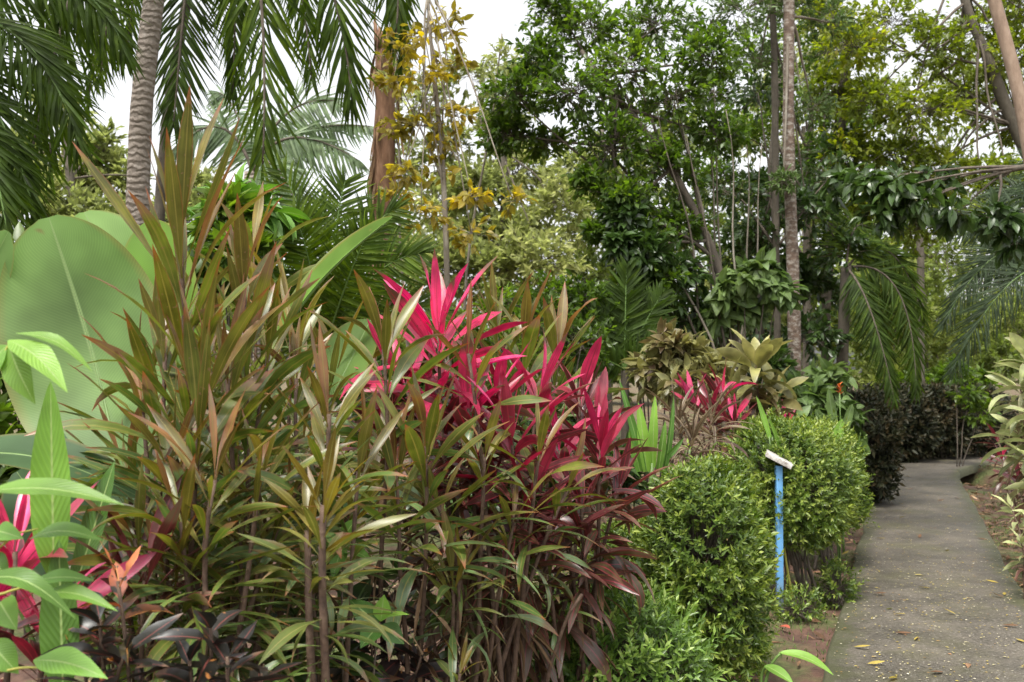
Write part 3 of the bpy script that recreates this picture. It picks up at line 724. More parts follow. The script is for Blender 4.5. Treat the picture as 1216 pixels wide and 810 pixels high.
# ---------------- far wood, paler and looser
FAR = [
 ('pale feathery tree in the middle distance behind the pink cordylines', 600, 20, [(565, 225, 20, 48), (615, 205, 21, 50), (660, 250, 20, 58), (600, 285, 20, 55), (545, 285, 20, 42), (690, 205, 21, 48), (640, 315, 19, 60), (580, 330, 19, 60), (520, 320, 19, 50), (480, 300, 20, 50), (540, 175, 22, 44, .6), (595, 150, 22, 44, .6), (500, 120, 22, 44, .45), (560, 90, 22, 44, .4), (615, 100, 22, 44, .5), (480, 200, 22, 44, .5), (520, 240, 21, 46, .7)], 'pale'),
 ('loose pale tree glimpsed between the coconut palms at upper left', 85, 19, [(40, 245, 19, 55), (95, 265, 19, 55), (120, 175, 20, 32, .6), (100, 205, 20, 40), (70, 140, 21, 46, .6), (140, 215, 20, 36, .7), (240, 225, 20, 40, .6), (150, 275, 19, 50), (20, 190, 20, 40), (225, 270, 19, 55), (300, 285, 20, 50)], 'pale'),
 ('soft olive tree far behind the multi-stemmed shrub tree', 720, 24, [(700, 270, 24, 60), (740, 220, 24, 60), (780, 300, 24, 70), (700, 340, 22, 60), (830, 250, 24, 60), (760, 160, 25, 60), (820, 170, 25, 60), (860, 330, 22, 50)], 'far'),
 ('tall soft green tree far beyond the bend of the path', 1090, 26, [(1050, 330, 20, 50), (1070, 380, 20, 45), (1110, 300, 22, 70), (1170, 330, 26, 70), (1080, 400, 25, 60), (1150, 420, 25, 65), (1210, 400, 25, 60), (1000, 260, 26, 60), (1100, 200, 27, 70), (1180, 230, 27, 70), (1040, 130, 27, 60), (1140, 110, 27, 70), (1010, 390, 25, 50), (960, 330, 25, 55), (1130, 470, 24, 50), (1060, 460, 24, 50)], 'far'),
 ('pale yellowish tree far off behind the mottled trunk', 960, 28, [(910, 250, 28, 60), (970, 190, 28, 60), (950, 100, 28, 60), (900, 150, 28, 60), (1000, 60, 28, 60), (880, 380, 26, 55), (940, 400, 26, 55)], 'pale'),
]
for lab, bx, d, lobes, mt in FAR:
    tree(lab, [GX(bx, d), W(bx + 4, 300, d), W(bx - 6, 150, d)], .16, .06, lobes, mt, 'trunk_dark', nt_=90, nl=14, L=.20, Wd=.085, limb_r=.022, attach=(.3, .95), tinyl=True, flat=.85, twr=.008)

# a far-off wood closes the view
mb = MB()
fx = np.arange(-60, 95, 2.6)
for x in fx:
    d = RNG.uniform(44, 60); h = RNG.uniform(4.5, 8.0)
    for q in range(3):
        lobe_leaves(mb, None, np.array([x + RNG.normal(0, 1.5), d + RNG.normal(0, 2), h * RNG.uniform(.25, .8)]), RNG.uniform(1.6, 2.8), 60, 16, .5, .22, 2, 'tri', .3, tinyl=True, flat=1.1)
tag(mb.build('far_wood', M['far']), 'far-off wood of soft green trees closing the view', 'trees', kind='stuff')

# ---------------- big multi-stemmed glossy tree, centre
D8 = 10
root = tree('large glossy dark green tree with a dense crown spreading left over the garden', [GX(872, D8), W(872, 400, D8), W(850, 300, D8), W(800, 200, D8), W(740, 120, D8), W(690, 60, D8)], .06, .02,
     [(610, 115, D8, 48), (640, 70, D8, 42), (600, 160, D8 + .2, 38), (680, 110, D8 - .4, 58), (650, 170, D8 + .3, 34, .7), (700, 35, D8 + .3, 55), (745, 85, D8, 62), (730, 170, D8 - .3, 58), (700, 215, D8 - .4, 28, .6), (780, 30, D8 + .5, 58), (800, 120, D8, 60), (790, 205, D8, 55), (740, 240, D8 - .5, 42), (840, 70, D8, 50), (850, 160, D8, 48), (660, 15, D8 + .5, 45), (760, 290, D8 - .5, 45), (800, 270, D8, 45), (705, 275, D8 - .6, 16, .4), (775, 340, D8 - .6, 45), (745, 330, D8 - .4, 20, .6)],
     'mid', 'twig', nt_=88, nl=11, L=.085, Wd=.04, S=2, prof='tri', droop=.35, limb_r=.02, twigm='twig', attach=(.3, .98), sag=.0)
for (x0, y0, x1, y1, dd) in ((862, 400, 800, 90, 0), (868, 400, 835, 110, .3), (880, 400, 862, 130, -.3), (855, 390, 690, 150, -.4), (875, 400, 885, 160, .2), (850, 400, 730, 210, -.5), (886, 405, 905, 170, .3), (845, 400, 770, 190, .4), (865, 410, 780, 130, -.2), (858, 395, 815, 160, -.5), (870, 405, 845, 60, .5)):
    mb = MB(); tube(mb, wob(bez(GX(872, D8 + dd * .3), W(x0, y0, D8 + dd), W(x1, y1, D8 + dd), 16), .08), .022, .004, 6, rnd=RNG.random()); mb.build('stem', M['paletwig' if RNG.random() < .5 else 'twig'], root)
for x in (700, 745, 790, 832, 862): 
    pass
shrub('dense dark leafy shrub drooping under the large glossy tree', GX(770, 9.6), [(760, 300, 9.3, 40), (735, 290, 9.2, 18, .5), (800, 330, 9.6, 48), (770, 370, 9.6, 40), (820, 385, 10, 42), (740, 255, 9.4, 28)], 'dark', nt_=48, nl=9, L=.14, Wd=.062, prof='ovate', S=3, droop=.7)

# ---------------- slim mottled trunk and its dark neighbour
D9 = 11
tree('slim straight tree with mottled white and brown trunk behind the bronze cordyline', [GX(946, D9), W(946, 450, D9), W(943, 300, D9), W(936, 150, D9), W(937, 0, D9), W(936, -120, D9)], .074, .055,
     [(880, 15, D9, 50, .8), (940, 5, D9 + .4, 50, .8), (835, 40, D9 + .3, 46, .7), (985, 25, D9 + .5, 40, .7), (900, 75, D9 + .5, 40, .6), (860, -40, D9, 60), (960, -50, D9, 60), (930, 215, D9 - .2, 22, .5), (965, 130, D9 + .5, 32, .5)],
     'shrub', 'trunk_mottled', nt_=70, nl=9, L=.085, Wd=.03, tinyl=True, limb_r=.022, attach=(.75, 1), K=14, twigm='paletwig')
tree('thin dark tree trunk growing right against the mottled trunk', [GX(924, D9 + .3), W(925, 430, D9 + .3), W(924, 250, D9 + .3), W(918, 60, D9 + .3), W(914, -60, D9 + .3)], .045, .036,
     [(900, 110, D9 + 1, 40, .7), (960, 250, D9 + .4, 40), (905, 280, D9 + .5, 38), (870, 230, D9 + .4, 42, .7), (1000, 300, D9 + .6, 45), (985, 210, D9 + .5, 40, .6)], 'dark', 'trunk_dark', nt_=42, nl=8, L=.12, Wd=.05, S=3, prof='ovate', droop=.6, limb_r=.018, attach=(.4, .9))
for (x, y1, d, r, lab) in ((905, 240, 12.5, .06, 'dark leaning trunk in the shade left of the mottled tree'), (985, 200, 13, .075, 'dark trunk in deep shade right of the mottled tree')):
    tree(lab, [GX(x, d), W(x - 6, 380, d), W(x + 8, y1, d), W(x + 20, y1 - 150, d)], r, r * .6, [(x - 25, y1 + 40, d, 40), (x + 30, y1 + 90, d, 45), (x + 20, y1 - 20, d, 45), (x - 10, y1 + 150, d + .4, 40)], 'dark', 'trunk_dark', nt_=40, nl=9, L=.14, Wd=.06, limb_r=.02)

tree('fine-leaved green tree filling the canopy behind the mottled trunk', [GX(955, 15), W(958, 300, 15), W(965, 120, 15)], .07, .04,
     [(890, 60, 15, 50), (930, 120, 15, 50), (880, 160, 15, 46), (985, 60, 15.4, 50), (960, 190, 15, 50), (905, 230, 15, 48), (1000, 150, 15.4, 46), (850, 220, 15, 44), (1010, 260, 15, 46), (850, 110, 15.5, 44), (940, 20, 15.5, 50)],
     'mid', 'trunk_dark', nt_=90, nl=11, L=.10, Wd=.045, limb_r=.02, tinyl=True)
# ---------------- right-hand canopy
D10 = 12.5
tree('big spreading tree with dark curving trunk and sunlit yellow-green leaves at upper right', [GX(1300, D10), W(1275, 330, D10), W(1226, 185, D10), W(1180, 95, D10), W(1150, 40, D10), W(1130, -60, D10)], .125, .04,
     [(1010, 55, D10, 55), (1060, 30, D10 + .5, 60), (1110, 60, D10, 60), (1165, 35, D10 + .5, 60), (1205, 70, D10, 55), (1035, 120, D10, 52), (1095, 130, D10 - .3, 56), (1150, 120, D10 + .5, 56), (1195, 215, D10 - .5, 46), (1010, 180, D10 + .3, 46), (1065, 190, D10, 50), (1120, 205, D10, 50), (1170, 260, D10 - .5, 46), (985, 110, D10 + .6, 40), (1210, 150, D10 + .8, 40), (980, 20, D10 + .8, 50), (1210, 10, D10, 55), (1090, 270, D10 + .6, 45), (1030, 245, D10 + .5, 40)],
     'yellowgreen', 'trunk_dark', nt_=84, nl=11, L=.095, Wd=.047, S=2, limb_r=.02, attach=(.5, 1), droop=.4, twigm='twig')
root = thing('bare_trunk', 'smooth tan bare trunk leaning across the top right corner', 'tree', GX(1262, 8.2))
mb = MB(); tube(mb, wob(bez(GX(1262, 8.2), W(1245, 200, 8.2), W(1165, -60, 8.2), 24), .02), .066, .05, 14); mb.build('trunk', M['trunk_tan'], root)
tree('right-edge tree reaching a low bough of big dark oval leaves over the path', [GX(1300, 9.4), W(1290, 300, 9.4), W(1240, 200, 9.4), W(1180, 205, 9.4)], .06, .02, [(1060, 225, 9.2, 34), (1030, 215, 9.4, 26), (1090, 240, 9.2, 30), (1110, 215, 9.5, 28), (1140, 250, 9.4, 30), (1045, 255, 9.3, 24), (1180, 260, 9.3, 30), (1000, 220, 9.8, 24), (1205, 285, 9.3, 26)], 'dark', 'trunk_dark', nt_=18, nl=5, L=.18, Wd=.085, prof='ovate', S=4, droop=.7, limb_r=.016, hang=.5, attach=(.72, 1), sag=.04)

# ---------------- drooping palm beyond the shrubs
D11 = 11.5
a0 = W(1005, 318, D11)
palm('small palm with dark fronds drooping toward the ground left of the path bend', [GX(1000, D11), W(1000, 430, D11), a0], .07, .06, [
    (a0, W(1085, 300, D11), W(1088, 465, D11 - .3), .45, dict(lr=.4)), (a0, W(1035, 345, D11 - .5), W(1062, 474, D11 - .6), .42, dict(lr=.2)),
    (a0, W(1060, 250, D11 + .3), W(1098, 380, D11 + .4), .45, dict(lr=.7)), (a0, W(1010, 240, D11), W(1040, 280, D11 + .4), .6, dict(lr=.9))],
    bark='trunk_dark', name='palm', n=95, w=.024, ribr=.015, hang=.65, ribm='twig', jit=.2, droop=.7)
root = thing('slim_trunk', 'slim brown trunk rising straight up behind the dark hedge', 'tree', GX(1098, 19))
mb = MB(); tube(mb, wob(np.array([GX(1098, 19), W(1097, 440, 19), W(1092, 300, 19), W(1084, 160, 19)]), .05), .08, .06, 10); mb.build('trunk', M['trunk_dark'], root)
D12 = 10.5
a1 = W(1252, 320, D12)
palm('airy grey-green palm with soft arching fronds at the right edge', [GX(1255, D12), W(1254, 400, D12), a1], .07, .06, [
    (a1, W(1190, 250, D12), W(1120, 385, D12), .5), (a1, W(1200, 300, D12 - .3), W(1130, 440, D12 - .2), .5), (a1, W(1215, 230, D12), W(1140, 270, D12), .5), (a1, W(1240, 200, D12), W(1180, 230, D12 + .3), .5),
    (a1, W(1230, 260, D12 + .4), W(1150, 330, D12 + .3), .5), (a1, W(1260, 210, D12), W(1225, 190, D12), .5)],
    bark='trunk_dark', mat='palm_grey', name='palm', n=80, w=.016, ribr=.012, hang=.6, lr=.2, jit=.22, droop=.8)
# upright palm seedlings under the central tree
D13 = 9
a2 = W(742, 440, D13)
palm('young palm with stiff dark upright fronds in the shade behind the maroon cordylines', [GX(742, D13), W(742, 460, D13), a2], .04, .035, [
    (a2, W(742, 380, D13), W(744, 318, D13), .34), (a2, W(755, 400, D13), W(785, 350, D13), .34), (a2, W(725, 400, D13), W(690, 360, D13), .34), (a2, W(765, 415, D13 - .3), W(810, 415, D13 - .3), .3), (a2, W(715, 420, D13 - .3), W(670, 420, D13 - .3), .3)],
    bark='trunk_dark', name='young_palm', n=40, w=.035, ribr=.012, hang=.1, lr=.3)

# ---------------- middle-distance shrubs
shrub('bright green small-leaved shrub mass behind the pink cordylines', GX(660, 8.6), [(600, 365, 8.8, 40), (650, 355, 9, 40), (690, 360, 9, 40), (640, 390, 8.6, 55), (690, 410, 8.6, 55), (720, 370, 9.2, 40), (600, 420, 8.4, 50), (545, 400, 8.4, 50)], 'mid', nt_=70, nl=10, L=.075, Wd=.035, S=2, prof='tri', droop=.3)
shrub('leafy shrub with pale green heart-shaped leaves beside the mottled trunk', GX(880, 9.8), [(885, 330, 9.6, 26), (860, 350, 9.6, 22), (910, 320, 9.6, 20), (925, 345, 9.6, 18), (850, 375, 9.8, 24), (885, 372, 9.8, 24)], 'shrub', nt_=14, nl=6, L=.19, Wd=.13, prof='heart', S=4, droop=.8, hang=.4)
shrub('low green shrub with heart-shaped leaves at the foot of the mottled trunk', GX(970, 9.6), [(960, 480, 9.4, 30), (985, 455, 9.6, 26), (1005, 500, 9.4, 30), (945, 505, 9.2, 26), (985, 520, 9.2, 30), (935, 470, 9.8, 24)], 'shrub', nt_=22, nl=6, L=.17, Wd=.11, prof='heart', S=4, droop=.8, hang=.3)
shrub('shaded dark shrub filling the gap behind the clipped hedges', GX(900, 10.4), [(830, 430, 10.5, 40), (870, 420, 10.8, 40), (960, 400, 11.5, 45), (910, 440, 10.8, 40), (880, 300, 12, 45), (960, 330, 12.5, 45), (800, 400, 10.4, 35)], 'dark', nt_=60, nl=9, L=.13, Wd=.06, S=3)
shrub('bronze-leaved shrub in shade left of the bronze cordyline', GX(795, 8.8), [(790, 415, 8.6, 30), (815, 425, 8.6, 28), (775, 440, 8.6, 28), (805, 455, 8.4, 30), (840, 445, 8.6, 28)], 'bronze', nt_=24, nl=7, L=.16, Wd=.065, prof='ovate', S=4, droop=.7)
shrub('grey-green low shrub on the far side of the hedge by the path', GX(1075, 19.5), [(1120, 450, 20, 24), (1160, 455, 20, 26), (1085, 455, 19.6, 24), (1130, 470, 19.6, 26)], 'mid', nt_=50, nl=9, L=.16, Wd=.08, S=2, prof='tri')
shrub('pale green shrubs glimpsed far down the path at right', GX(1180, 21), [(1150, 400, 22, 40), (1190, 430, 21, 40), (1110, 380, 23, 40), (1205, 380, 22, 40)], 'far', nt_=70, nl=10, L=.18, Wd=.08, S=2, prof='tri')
shrub('light green shrub glimpsed beside the right-hand path bend', GX(1140, 16.5), [(1138, 440, 16.5, 16, .8), (1150, 470, 16.5, 18), (1165, 490, 16.5, 20)], 'mid', nt_=26, nl=7, L=.16, Wd=.06, S=3)

# heliconia with an orange flower
def heliconia(label, foot, bl, flower=None, group=None, mat='bright', name='heliconia', stemm='stem'):
    """bl: (base, tip, width, normal[, options])"""
    root = thing(name, label, 'plant', foot, group)
    for k, q in enumerate(bl):
        o = dict(q[4]) if len(q) > 4 else {}
        bm = o.pop('mat', mat); st = o.pop('stalk', True)
        mb = MB(); ln_ = blade(mb, q[0], q[1], q[2], q[3], **o); lf = mb.build('leaf', M[bm], root)
        if q[2] > .15:
            rm_ = MB(); tube(rm_, ln_[: int(len(ln_) * .96)] - nz(np.asarray(q[3])) * .004, .010, .002, 6); rm_.build('midrib', M['stem'], lf)
        if st:
            base = np.asarray(q[0]); d = nz(np.asarray(q[1]) - base); mp = base * .5 + np.asarray(foot) * .5; mp[2] = base[2] * .6
            sm = MB(); tube(sm, bez(np.asarray(foot), mp - d * .05, base + d * .01, 12), .010, .006, 6); sm.build('leaf_stalk', M[stemm], lf)
    if flower is not None:
        mb = MB(); f = np.asarray(flower); tube(mb, bez(np.asarray(foot), f * .5 + np.asarray(foot) * .5, f, 8), .008, .006, 5); mb.build('flower_stalk', M['stem'], root)
        mb = MB(); n = 9; az = np.arange(n) * 2.4; d = np.stack([np.cos(az) * .6, np.sin(az) * .6, np.full(n, .9)], 1)
        leaves(mb, f + np.stack([0 * az, 0 * az, np.linspace(-.03, .06, n)], 1), d, .055, .022, .5, .5, 'lance', 4); mb.build('flower', M['flower'], root)
    return root
h0 = GX(1000, 9.0)
heliconia('heliconia with a single orange flower and upright green leaves behind the hedge', h0, [
    (W(992, 520, 9), W(984, 462, 9), .09, FACE), (W(1000, 520, 9), W(1012, 480, 9), .08, FACE), (W(988, 520, 9), W(968, 486, 9), .08, FACE)], W(997, 466, 9.1), mat='shrub')
h1 = GX(885, 10)
# ---------------- dark hedge with stems where the path bends, and the clipped hedges
def hedge(label, foot, c, rad, mat, n=4000, nl=9, L=.028, Wd=.011, p=2.6, lump=.10, stems=8, stem_r=.012, group=None, upl=.5, zmin=-1.0, sprig=.06, stemm='twig', twr=.0016, stuff=None):
    root = thing('clipped_hedge', label, 'hedge', foot, group)
    c = np.asarray(c); rad = np.asarray(rad)
    d = nz(RNG.normal(0, 1, (n * 2, 3)))
    rr = 1 / (np.abs(d) ** p).sum(1) ** (1 / p)
    ph = RNG.random((6, 3)) * 6.28; kk = RNG.normal(0, 3.2, (6, 3))
    gap = sum(np.sin(d @ RNG.normal(0, 6, 3) + RNG.random() * 6.28) for j in range(5)) / 5
    lp = sum(np.sin(d @ kk[j] + ph[j, 0]) for j in range(6)) / 6
    s = d * (rr * (1 + lump * lp * 1.6))[:, None]
    ok = (s[:, 2] > zmin) & ((gap > -.42) | (RNG.random(len(s)) < .35)); gap = gap[ok][:n]; s = s[ok][:n]; n = len(s)
    dep = np.abs(RNG.normal(0, .10, n)); dep[: n // 4] = RNG.uniform(.1, .5, n // 4)
    pos = c + s * rad * (1 - dep)[:, None]
    out = nz(s / rad); sd_ = nz(out + np.array([0, 0, upl]) + RNG.normal(0, .35, (n, 3)))
    k = np.arange(nl); ln = sprig * RNG.uniform(.6, 1.3, n)
    if mat[1]: 
        jut = RNG.random(n) < .06; pos[jut] += sd_[jut] * .03; ln[jut] *= 1.8
    base = pos[:, None] + sd_[:, None] * (ln[:, None] * ((k + .5) / nl)[None])[..., None]
    a = nz(np.cross(sd_, np.array([.3, .4, .86]))); b = np.cross(sd_, a)
    az = k[None] * 2.4 + RNG.random((n, 1)) * 6.28
    sp = np.interp(k / nl, [0, 1], [1.0, .35])[None, :, None]
    ld = nz((np.cos(az)[..., None] * a[:, None] + np.sin(az)[..., None] * b[:, None]) * sp + sd_[:, None] * .55 + RNG.normal(0, .18, (n, nl, 3)))
    top = np.clip(.22 + .5 * k / nl, 0, 1)
    young = np.clip(.30 * RNG.random((n, 1)) + .22 * gap[:, None] + top[None] * np.where(RNG.random((n, 1)) < .55, 1.1, .6) + RNG.normal(0, .1, (n, nl)), 0, 1)
    mb = MB(); N_ = n * nl; sz = RNG.uniform(.7, 1.15, N_)
    nn = nz(sd_[:, None] - ld * np.sum(sd_[:, None] * ld, -1, keepdims=True)).reshape(-1, 3)
    tiny(mb, base.reshape(-1, 3), ld.reshape(-1, 3), L * sz * np.repeat(RNG.uniform(.7, 1.25, n), nl), Wd * sz, young.ravel(), nn)
    mb.build('foliage', M[mat[0]], root)
    mb = MB()
    for q in range(stems):
        a_ = np.array([c[0] + RNG.uniform(-.6, .6) * rad[0], c[1] + RNG.uniform(-.6, .6) * rad[1], -.06])
        tube(mb, wob(bez(a_, a_ * .6 + c * .4, c + RNG.uniform(-.75, .75, 3) * rad * np.array([1, 1, .5]), 8), .02), stem_r, stem_r * .5, 5)
    sel = RNG.choice(n, min(n, 700), replace=False)
    inn = c + (pos[sel] - c) * np.array([.45, .45, .35])
    twigs(mb, inn, pos[sel], stem_r * .3)
    mb.build('stems', M[stemm], root)
    return root
hc = G(1092, 553); 
for k, (px, d, wv) in enumerate(((1052, 17.6, .75), (1098, 18.2, .8), (1145, 18.8, .8))):
    lab = ('dark leafy hedge clump at the left end of the path bend', 'dark purple-tinged hedge clump straight across the end of the path', 'dark hedge clump beside the pale cordyline at the far bend')[k]
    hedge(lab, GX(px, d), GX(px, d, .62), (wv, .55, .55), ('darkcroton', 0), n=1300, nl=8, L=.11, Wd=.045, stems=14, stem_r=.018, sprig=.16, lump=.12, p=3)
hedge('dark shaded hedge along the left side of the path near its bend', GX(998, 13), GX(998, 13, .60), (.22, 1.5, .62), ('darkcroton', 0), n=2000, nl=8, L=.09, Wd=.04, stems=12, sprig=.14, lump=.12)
hedge('small rounded clipped shrub with fresh leafy tips at the bottom of the picture', GX(737, 4.55), GX(737, 4.5, .20), (.34, .32, .34), ('hedge_front', 1), n=1050, nl=13, L=.047, Wd=.0145, sprig=.115, lump=.16, zmin=-.9, p=2.2)
hedge('tall clipped hedge left of the blue signpost', GX(828, 5.35), GX(831, 5.3, .52), (.315, .36, .585), ('hedge', 1), n=3600, nl=10, L=.039, Wd=.0145, lump=.13, p=2.15, stems=16, zmin=-.86)
hedge('lower side of the clipped hedge filling in behind the maroon cordylines', GX(752, 5.6), GX(757, 5.7, .30), (.34, .36, .40), ('hedge', 1), n=2200, nl=9, L=.041, Wd=.0155, p=2.6, zmin=-.9)
hedge('broad clipped hedge with domed top behind the blue signpost', GX(935, 7.2), GX(928, 7.25, .76), (.42, .52, .44), ('hedge', 1), n=4200, nl=10, L=.038, Wd=.0145, lump=.09, p=2.6, stems=18, zmin=-.93)
hedge('clipped hedge further along the path edge behind the domed one', GX(978, 8.5), GX(966, 8.7, .68), (.27, .75, .46), ('hedge', 1), n=2400, nl=9, L=.042, Wd=.016, p=2.8, stems=12, zmin=-.85)
hedge('tiny leafy shrublet growing against the left edge of the path', GX(990, 7.0), GX(990, 7.0, .06), (.09, .12, .17), ('hedge', 1), n=160, nl=9, L=.035, Wd=.014, stems=3)
hedge('tiny leafy sprout between the signpost and the path', GX(946, 6.6), GX(946, 6.6, .03), (.13, .1, .09), ('hedge', 1), n=120, nl=8, L=.035, Wd=.014, stems=2)

# ---------------- signpost
fp = G(926, 722); dpt = fp[1]
root = thing('signpost', 'blue square signpost with a tilted white-edged board on top beside the hedge', 'sign', fp)
m_, t_, N, Lk = nt('blue_paint')
tc = N.new('ShaderNodeTexCoord')
r1 = ramp(N, [(.3, (.10, .29, .56)), (.6, (.14, .36, .64)), (.85, (.22, .42, .64))]); Lk.new(noise(14, 6, .7), r1.inputs[0])
sx = N.new('ShaderNodeSeparateXYZ'); Lk.new(tc.outputs['Object'], sx.inputs[0])
wear = mix(N, Lk, mapr(N, Lk, noise(40, 5, .7), .6, .7, 0, .45), r1.outputs[0], (.30, .27, .24))
mud = mix(N, Lk, mapr(N, Lk, sx.outputs[2], .02, .22, .75, 0), wear, (.30, .27, .25))
b = N.new('ShaderNodeBsdfPrincipled'); Lk.new(mud, b.inputs['Base Color']); b.inputs['Roughness'].default_value = .5
o = N.new('ShaderNodeOutputMaterial'); Lk.new(b.outputs[0], o.inputs[0])
def box(mb, c, sx_, sy_, sz_, rot=None, bev=.003):
    import bmesh
    bm = bmesh.new(); bmesh.ops.create_cube(bm, size=1)
    for v in bm.verts: v.co = Vector((v.co.x * sx_, v.co.y * sy_, v.co.z * sz_))
    bmesh.ops.bevel(bm, geom=bm.edges[:], offset=bev, segments=2, affect='EDGES', profile=.6)
    bmesh.ops.triangulate(bm, faces=bm.faces[:])
    co = np.array([v.co[:] for v in bm.verts])
    if rot is not None: co = co @ rot.T
    mb.add(co + np.asarray(c), None, [[v.index for v in f.verts] for f in bm.faces]); bm.free()
top = W(926, 553, dpt); hh = top[2] + .06
mb = MB(); box(mb, [fp[0], fp[1], hh / 2 - .06], .044, .044, hh, bev=.004); mb.build('post', m_, root)
wm, t_, N, Lk = nt('weathered_board')
tc = N.new('ShaderNodeTexCoord')
r1 = ramp(N, [(.35, (.16, .12, .10)), (.52, (.50, .47, .43)), (.7, (.68, .66, .62))]); Lk.new(noise(24, 6, .7), r1.inputs[0])
b = N.new('ShaderNodeBsdfPrincipled'); Lk.new(r1.outputs[0], b.inputs['Base Color']); b.inputs['Roughness'].default_value = .6
o = N.new('ShaderNodeOutputMaterial'); Lk.new(b.outputs[0], o.inputs[0])
a_ = R(27); ca, sa = math.cos(a_), math.sin(a_)
Ry = np.array([[ca, 0, sa], [0, 1, 0], [-sa, 0, ca]])
zz = R(-14); Rz = np.array([[math.cos(zz), -math.sin(zz), 0], [math.sin(zz), math.cos(zz), 0], [0, 0, 1]])
pc = W(927, 546, dpt)
mb = MB(); box(mb, [pc[0], pc[1] + .05, pc[2]], .185, .26, .034, Rz @ Ry); mb.build('sign_board', wm, root)

mb = MB(); box(mb, [pc[0] - .002, pc[1] - .005, pc[2] - .028], .10, .07, .010, Rz @ Ry, bev=.002); mb.build('bracket', M['trunk_dark'], root)

# ---------------- foreground cordylines
OG = 'bronze olive cordylines in the front bed'
cordyline('tallest bronze-olive cordyline with pink-edged leaves reaching up among the palm fronds', [(214, 285, 3.0, dict(n=50, zone=1.2, a0=.5, L=.52, Wd=.054)), (196, 420, 3.15, dict(n=26, zone=.5)), (238, 470, 2.9, dict(n=28, zone=.55))],
          'olive', group=OG, foot=222, L=.43, Wd=.047, e0=82, e1=28, d0=.1, d1=.8, dead=5)
cordyline('bronze-olive cordyline with one upright pink-edged leaf tuft right of the tallest one', [(290, 352, 3.2, dict(n=34, zone=.8)), (322, 400, 3.4, dict(n=28, zone=.6)), (270, 450, 3.1, dict(n=26, zone=.6))],
          'olive', group=OG, foot=292, L=.38, Wd=.044, e0=82, e1=25, d0=.1, d1=.85, dead=5)
cordyline('olive cordyline with narrow spreading leaves leaning left over the big paddle leaf', [(168, 478, 3.2, dict(n=30, zone=.7)), (150, 560, 3.3, dict(n=26, zone=.5)), (205, 545, 2.9, dict(n=26, zone=.5))],
          'olive', group=OG, foot=190, L=.37, Wd=.041, e0=75, e1=0, d0=.2, d1=1.1, dead=4)
cordyline('olive cordyline with one tall copper leaf standing between the bronze clump and the pink one', [(391, 492, 3.0, dict(n=26, zone=.5)), (352, 450, 3.5, dict(n=28, zone=.6)), (425, 560, 3.2, dict(n=22, zone=.4))],
          'olive', group=OG, foot=392, L=.34, Wd=.042, e0=84, e1=5, d0=.1, d1=.9, dead=4)
cordyline('low green cordyline with drooping leaves on a bare grey cane at bottom left', [(384, 600, 2.75, dict(n=44, zone=.62)), (365, 630, 2.85, dict(n=34, zone=.5))],
          'olive_green', group=OG, foot=386, L=.27, Wd=.034, e0=75, e1=-30, d0=.3, d1=1.2, dead=12, cane_r=.013)
cordyline('olive cordyline with a spiky crown in front of the hot pink leaves', [(455, 415, 3.6, dict(n=26, zone=.55)), (505, 530, 3.5, dict(n=22, zone=.45)), (470, 560, 3.5, dict(n=22, zone=.45))],
          'olive', group=OG, foot=492, L=.40, Wd=.052, e0=84, e1=5, d0=.1, d1=.9, dead=4)
cordyline('dense lower olive cordyline filling the front of the bed at left', [(255, 570, 2.75, dict(n=36, zone=.6)), (310, 560, 2.9, dict(n=36, zone=.62)), (215, 620, 2.8, dict(n=34, zone=.5)), (340, 600, 3.1, dict(n=34, zone=.6)), (160, 640, 2.9, dict(n=30, zone=.5)), (285, 640, 3.0, dict(n=30, zone=.5)), (200, 690, 2.9, dict(n=26, zone=.35)), (330, 690, 3.1, dict(n=26, zone=.4))],
          'olive', group=OG, foot=262, L=.34, Wd=.038, e0=72, e1=-25, d0=.25, d1=1.1, dead=7)
cordyline('olive cordyline spreading just behind the pink one on its right', [(622, 408, 5.0, dict(n=28, zone=.6)), (664, 420, 5.2, dict(n=26, zone=.6)), (590, 400, 5.1, dict(n=24, zone=.6))],
          'olive', group=OG, foot=640, fd=5.0, L=.44, Wd=.062, e0=84, e1=20, d0=.1, d1=.8)
cordyline('green and olive cordyline behind the bronze clump with broad pale leaves', [(345, 380, 3.9, dict(n=24, zone=.7)), (300, 300, 4.2, dict(n=20, zone=.6)), (250, 400, 4.0, dict(n=24, zone=.7)), (400, 440, 4.2, dict(n=24, zone=.6)), (200, 520, 3.7, dict(n=24, zone=.6)), (280, 520, 3.7, dict(n=26, zone=.6)), (360, 540, 3.8, dict(n=26, zone=.6)), (430, 600, 3.9, dict(n=26, zone=.5)), (240, 640, 3.5, dict(n=26, zone=.5)), (320, 680, 3.5, dict(n=24, zone=.4))],
          'olive_green', group=OG, foot=320, L=.42, Wd=.058, e0=80, e1=10, d0=.15, d1=.9)

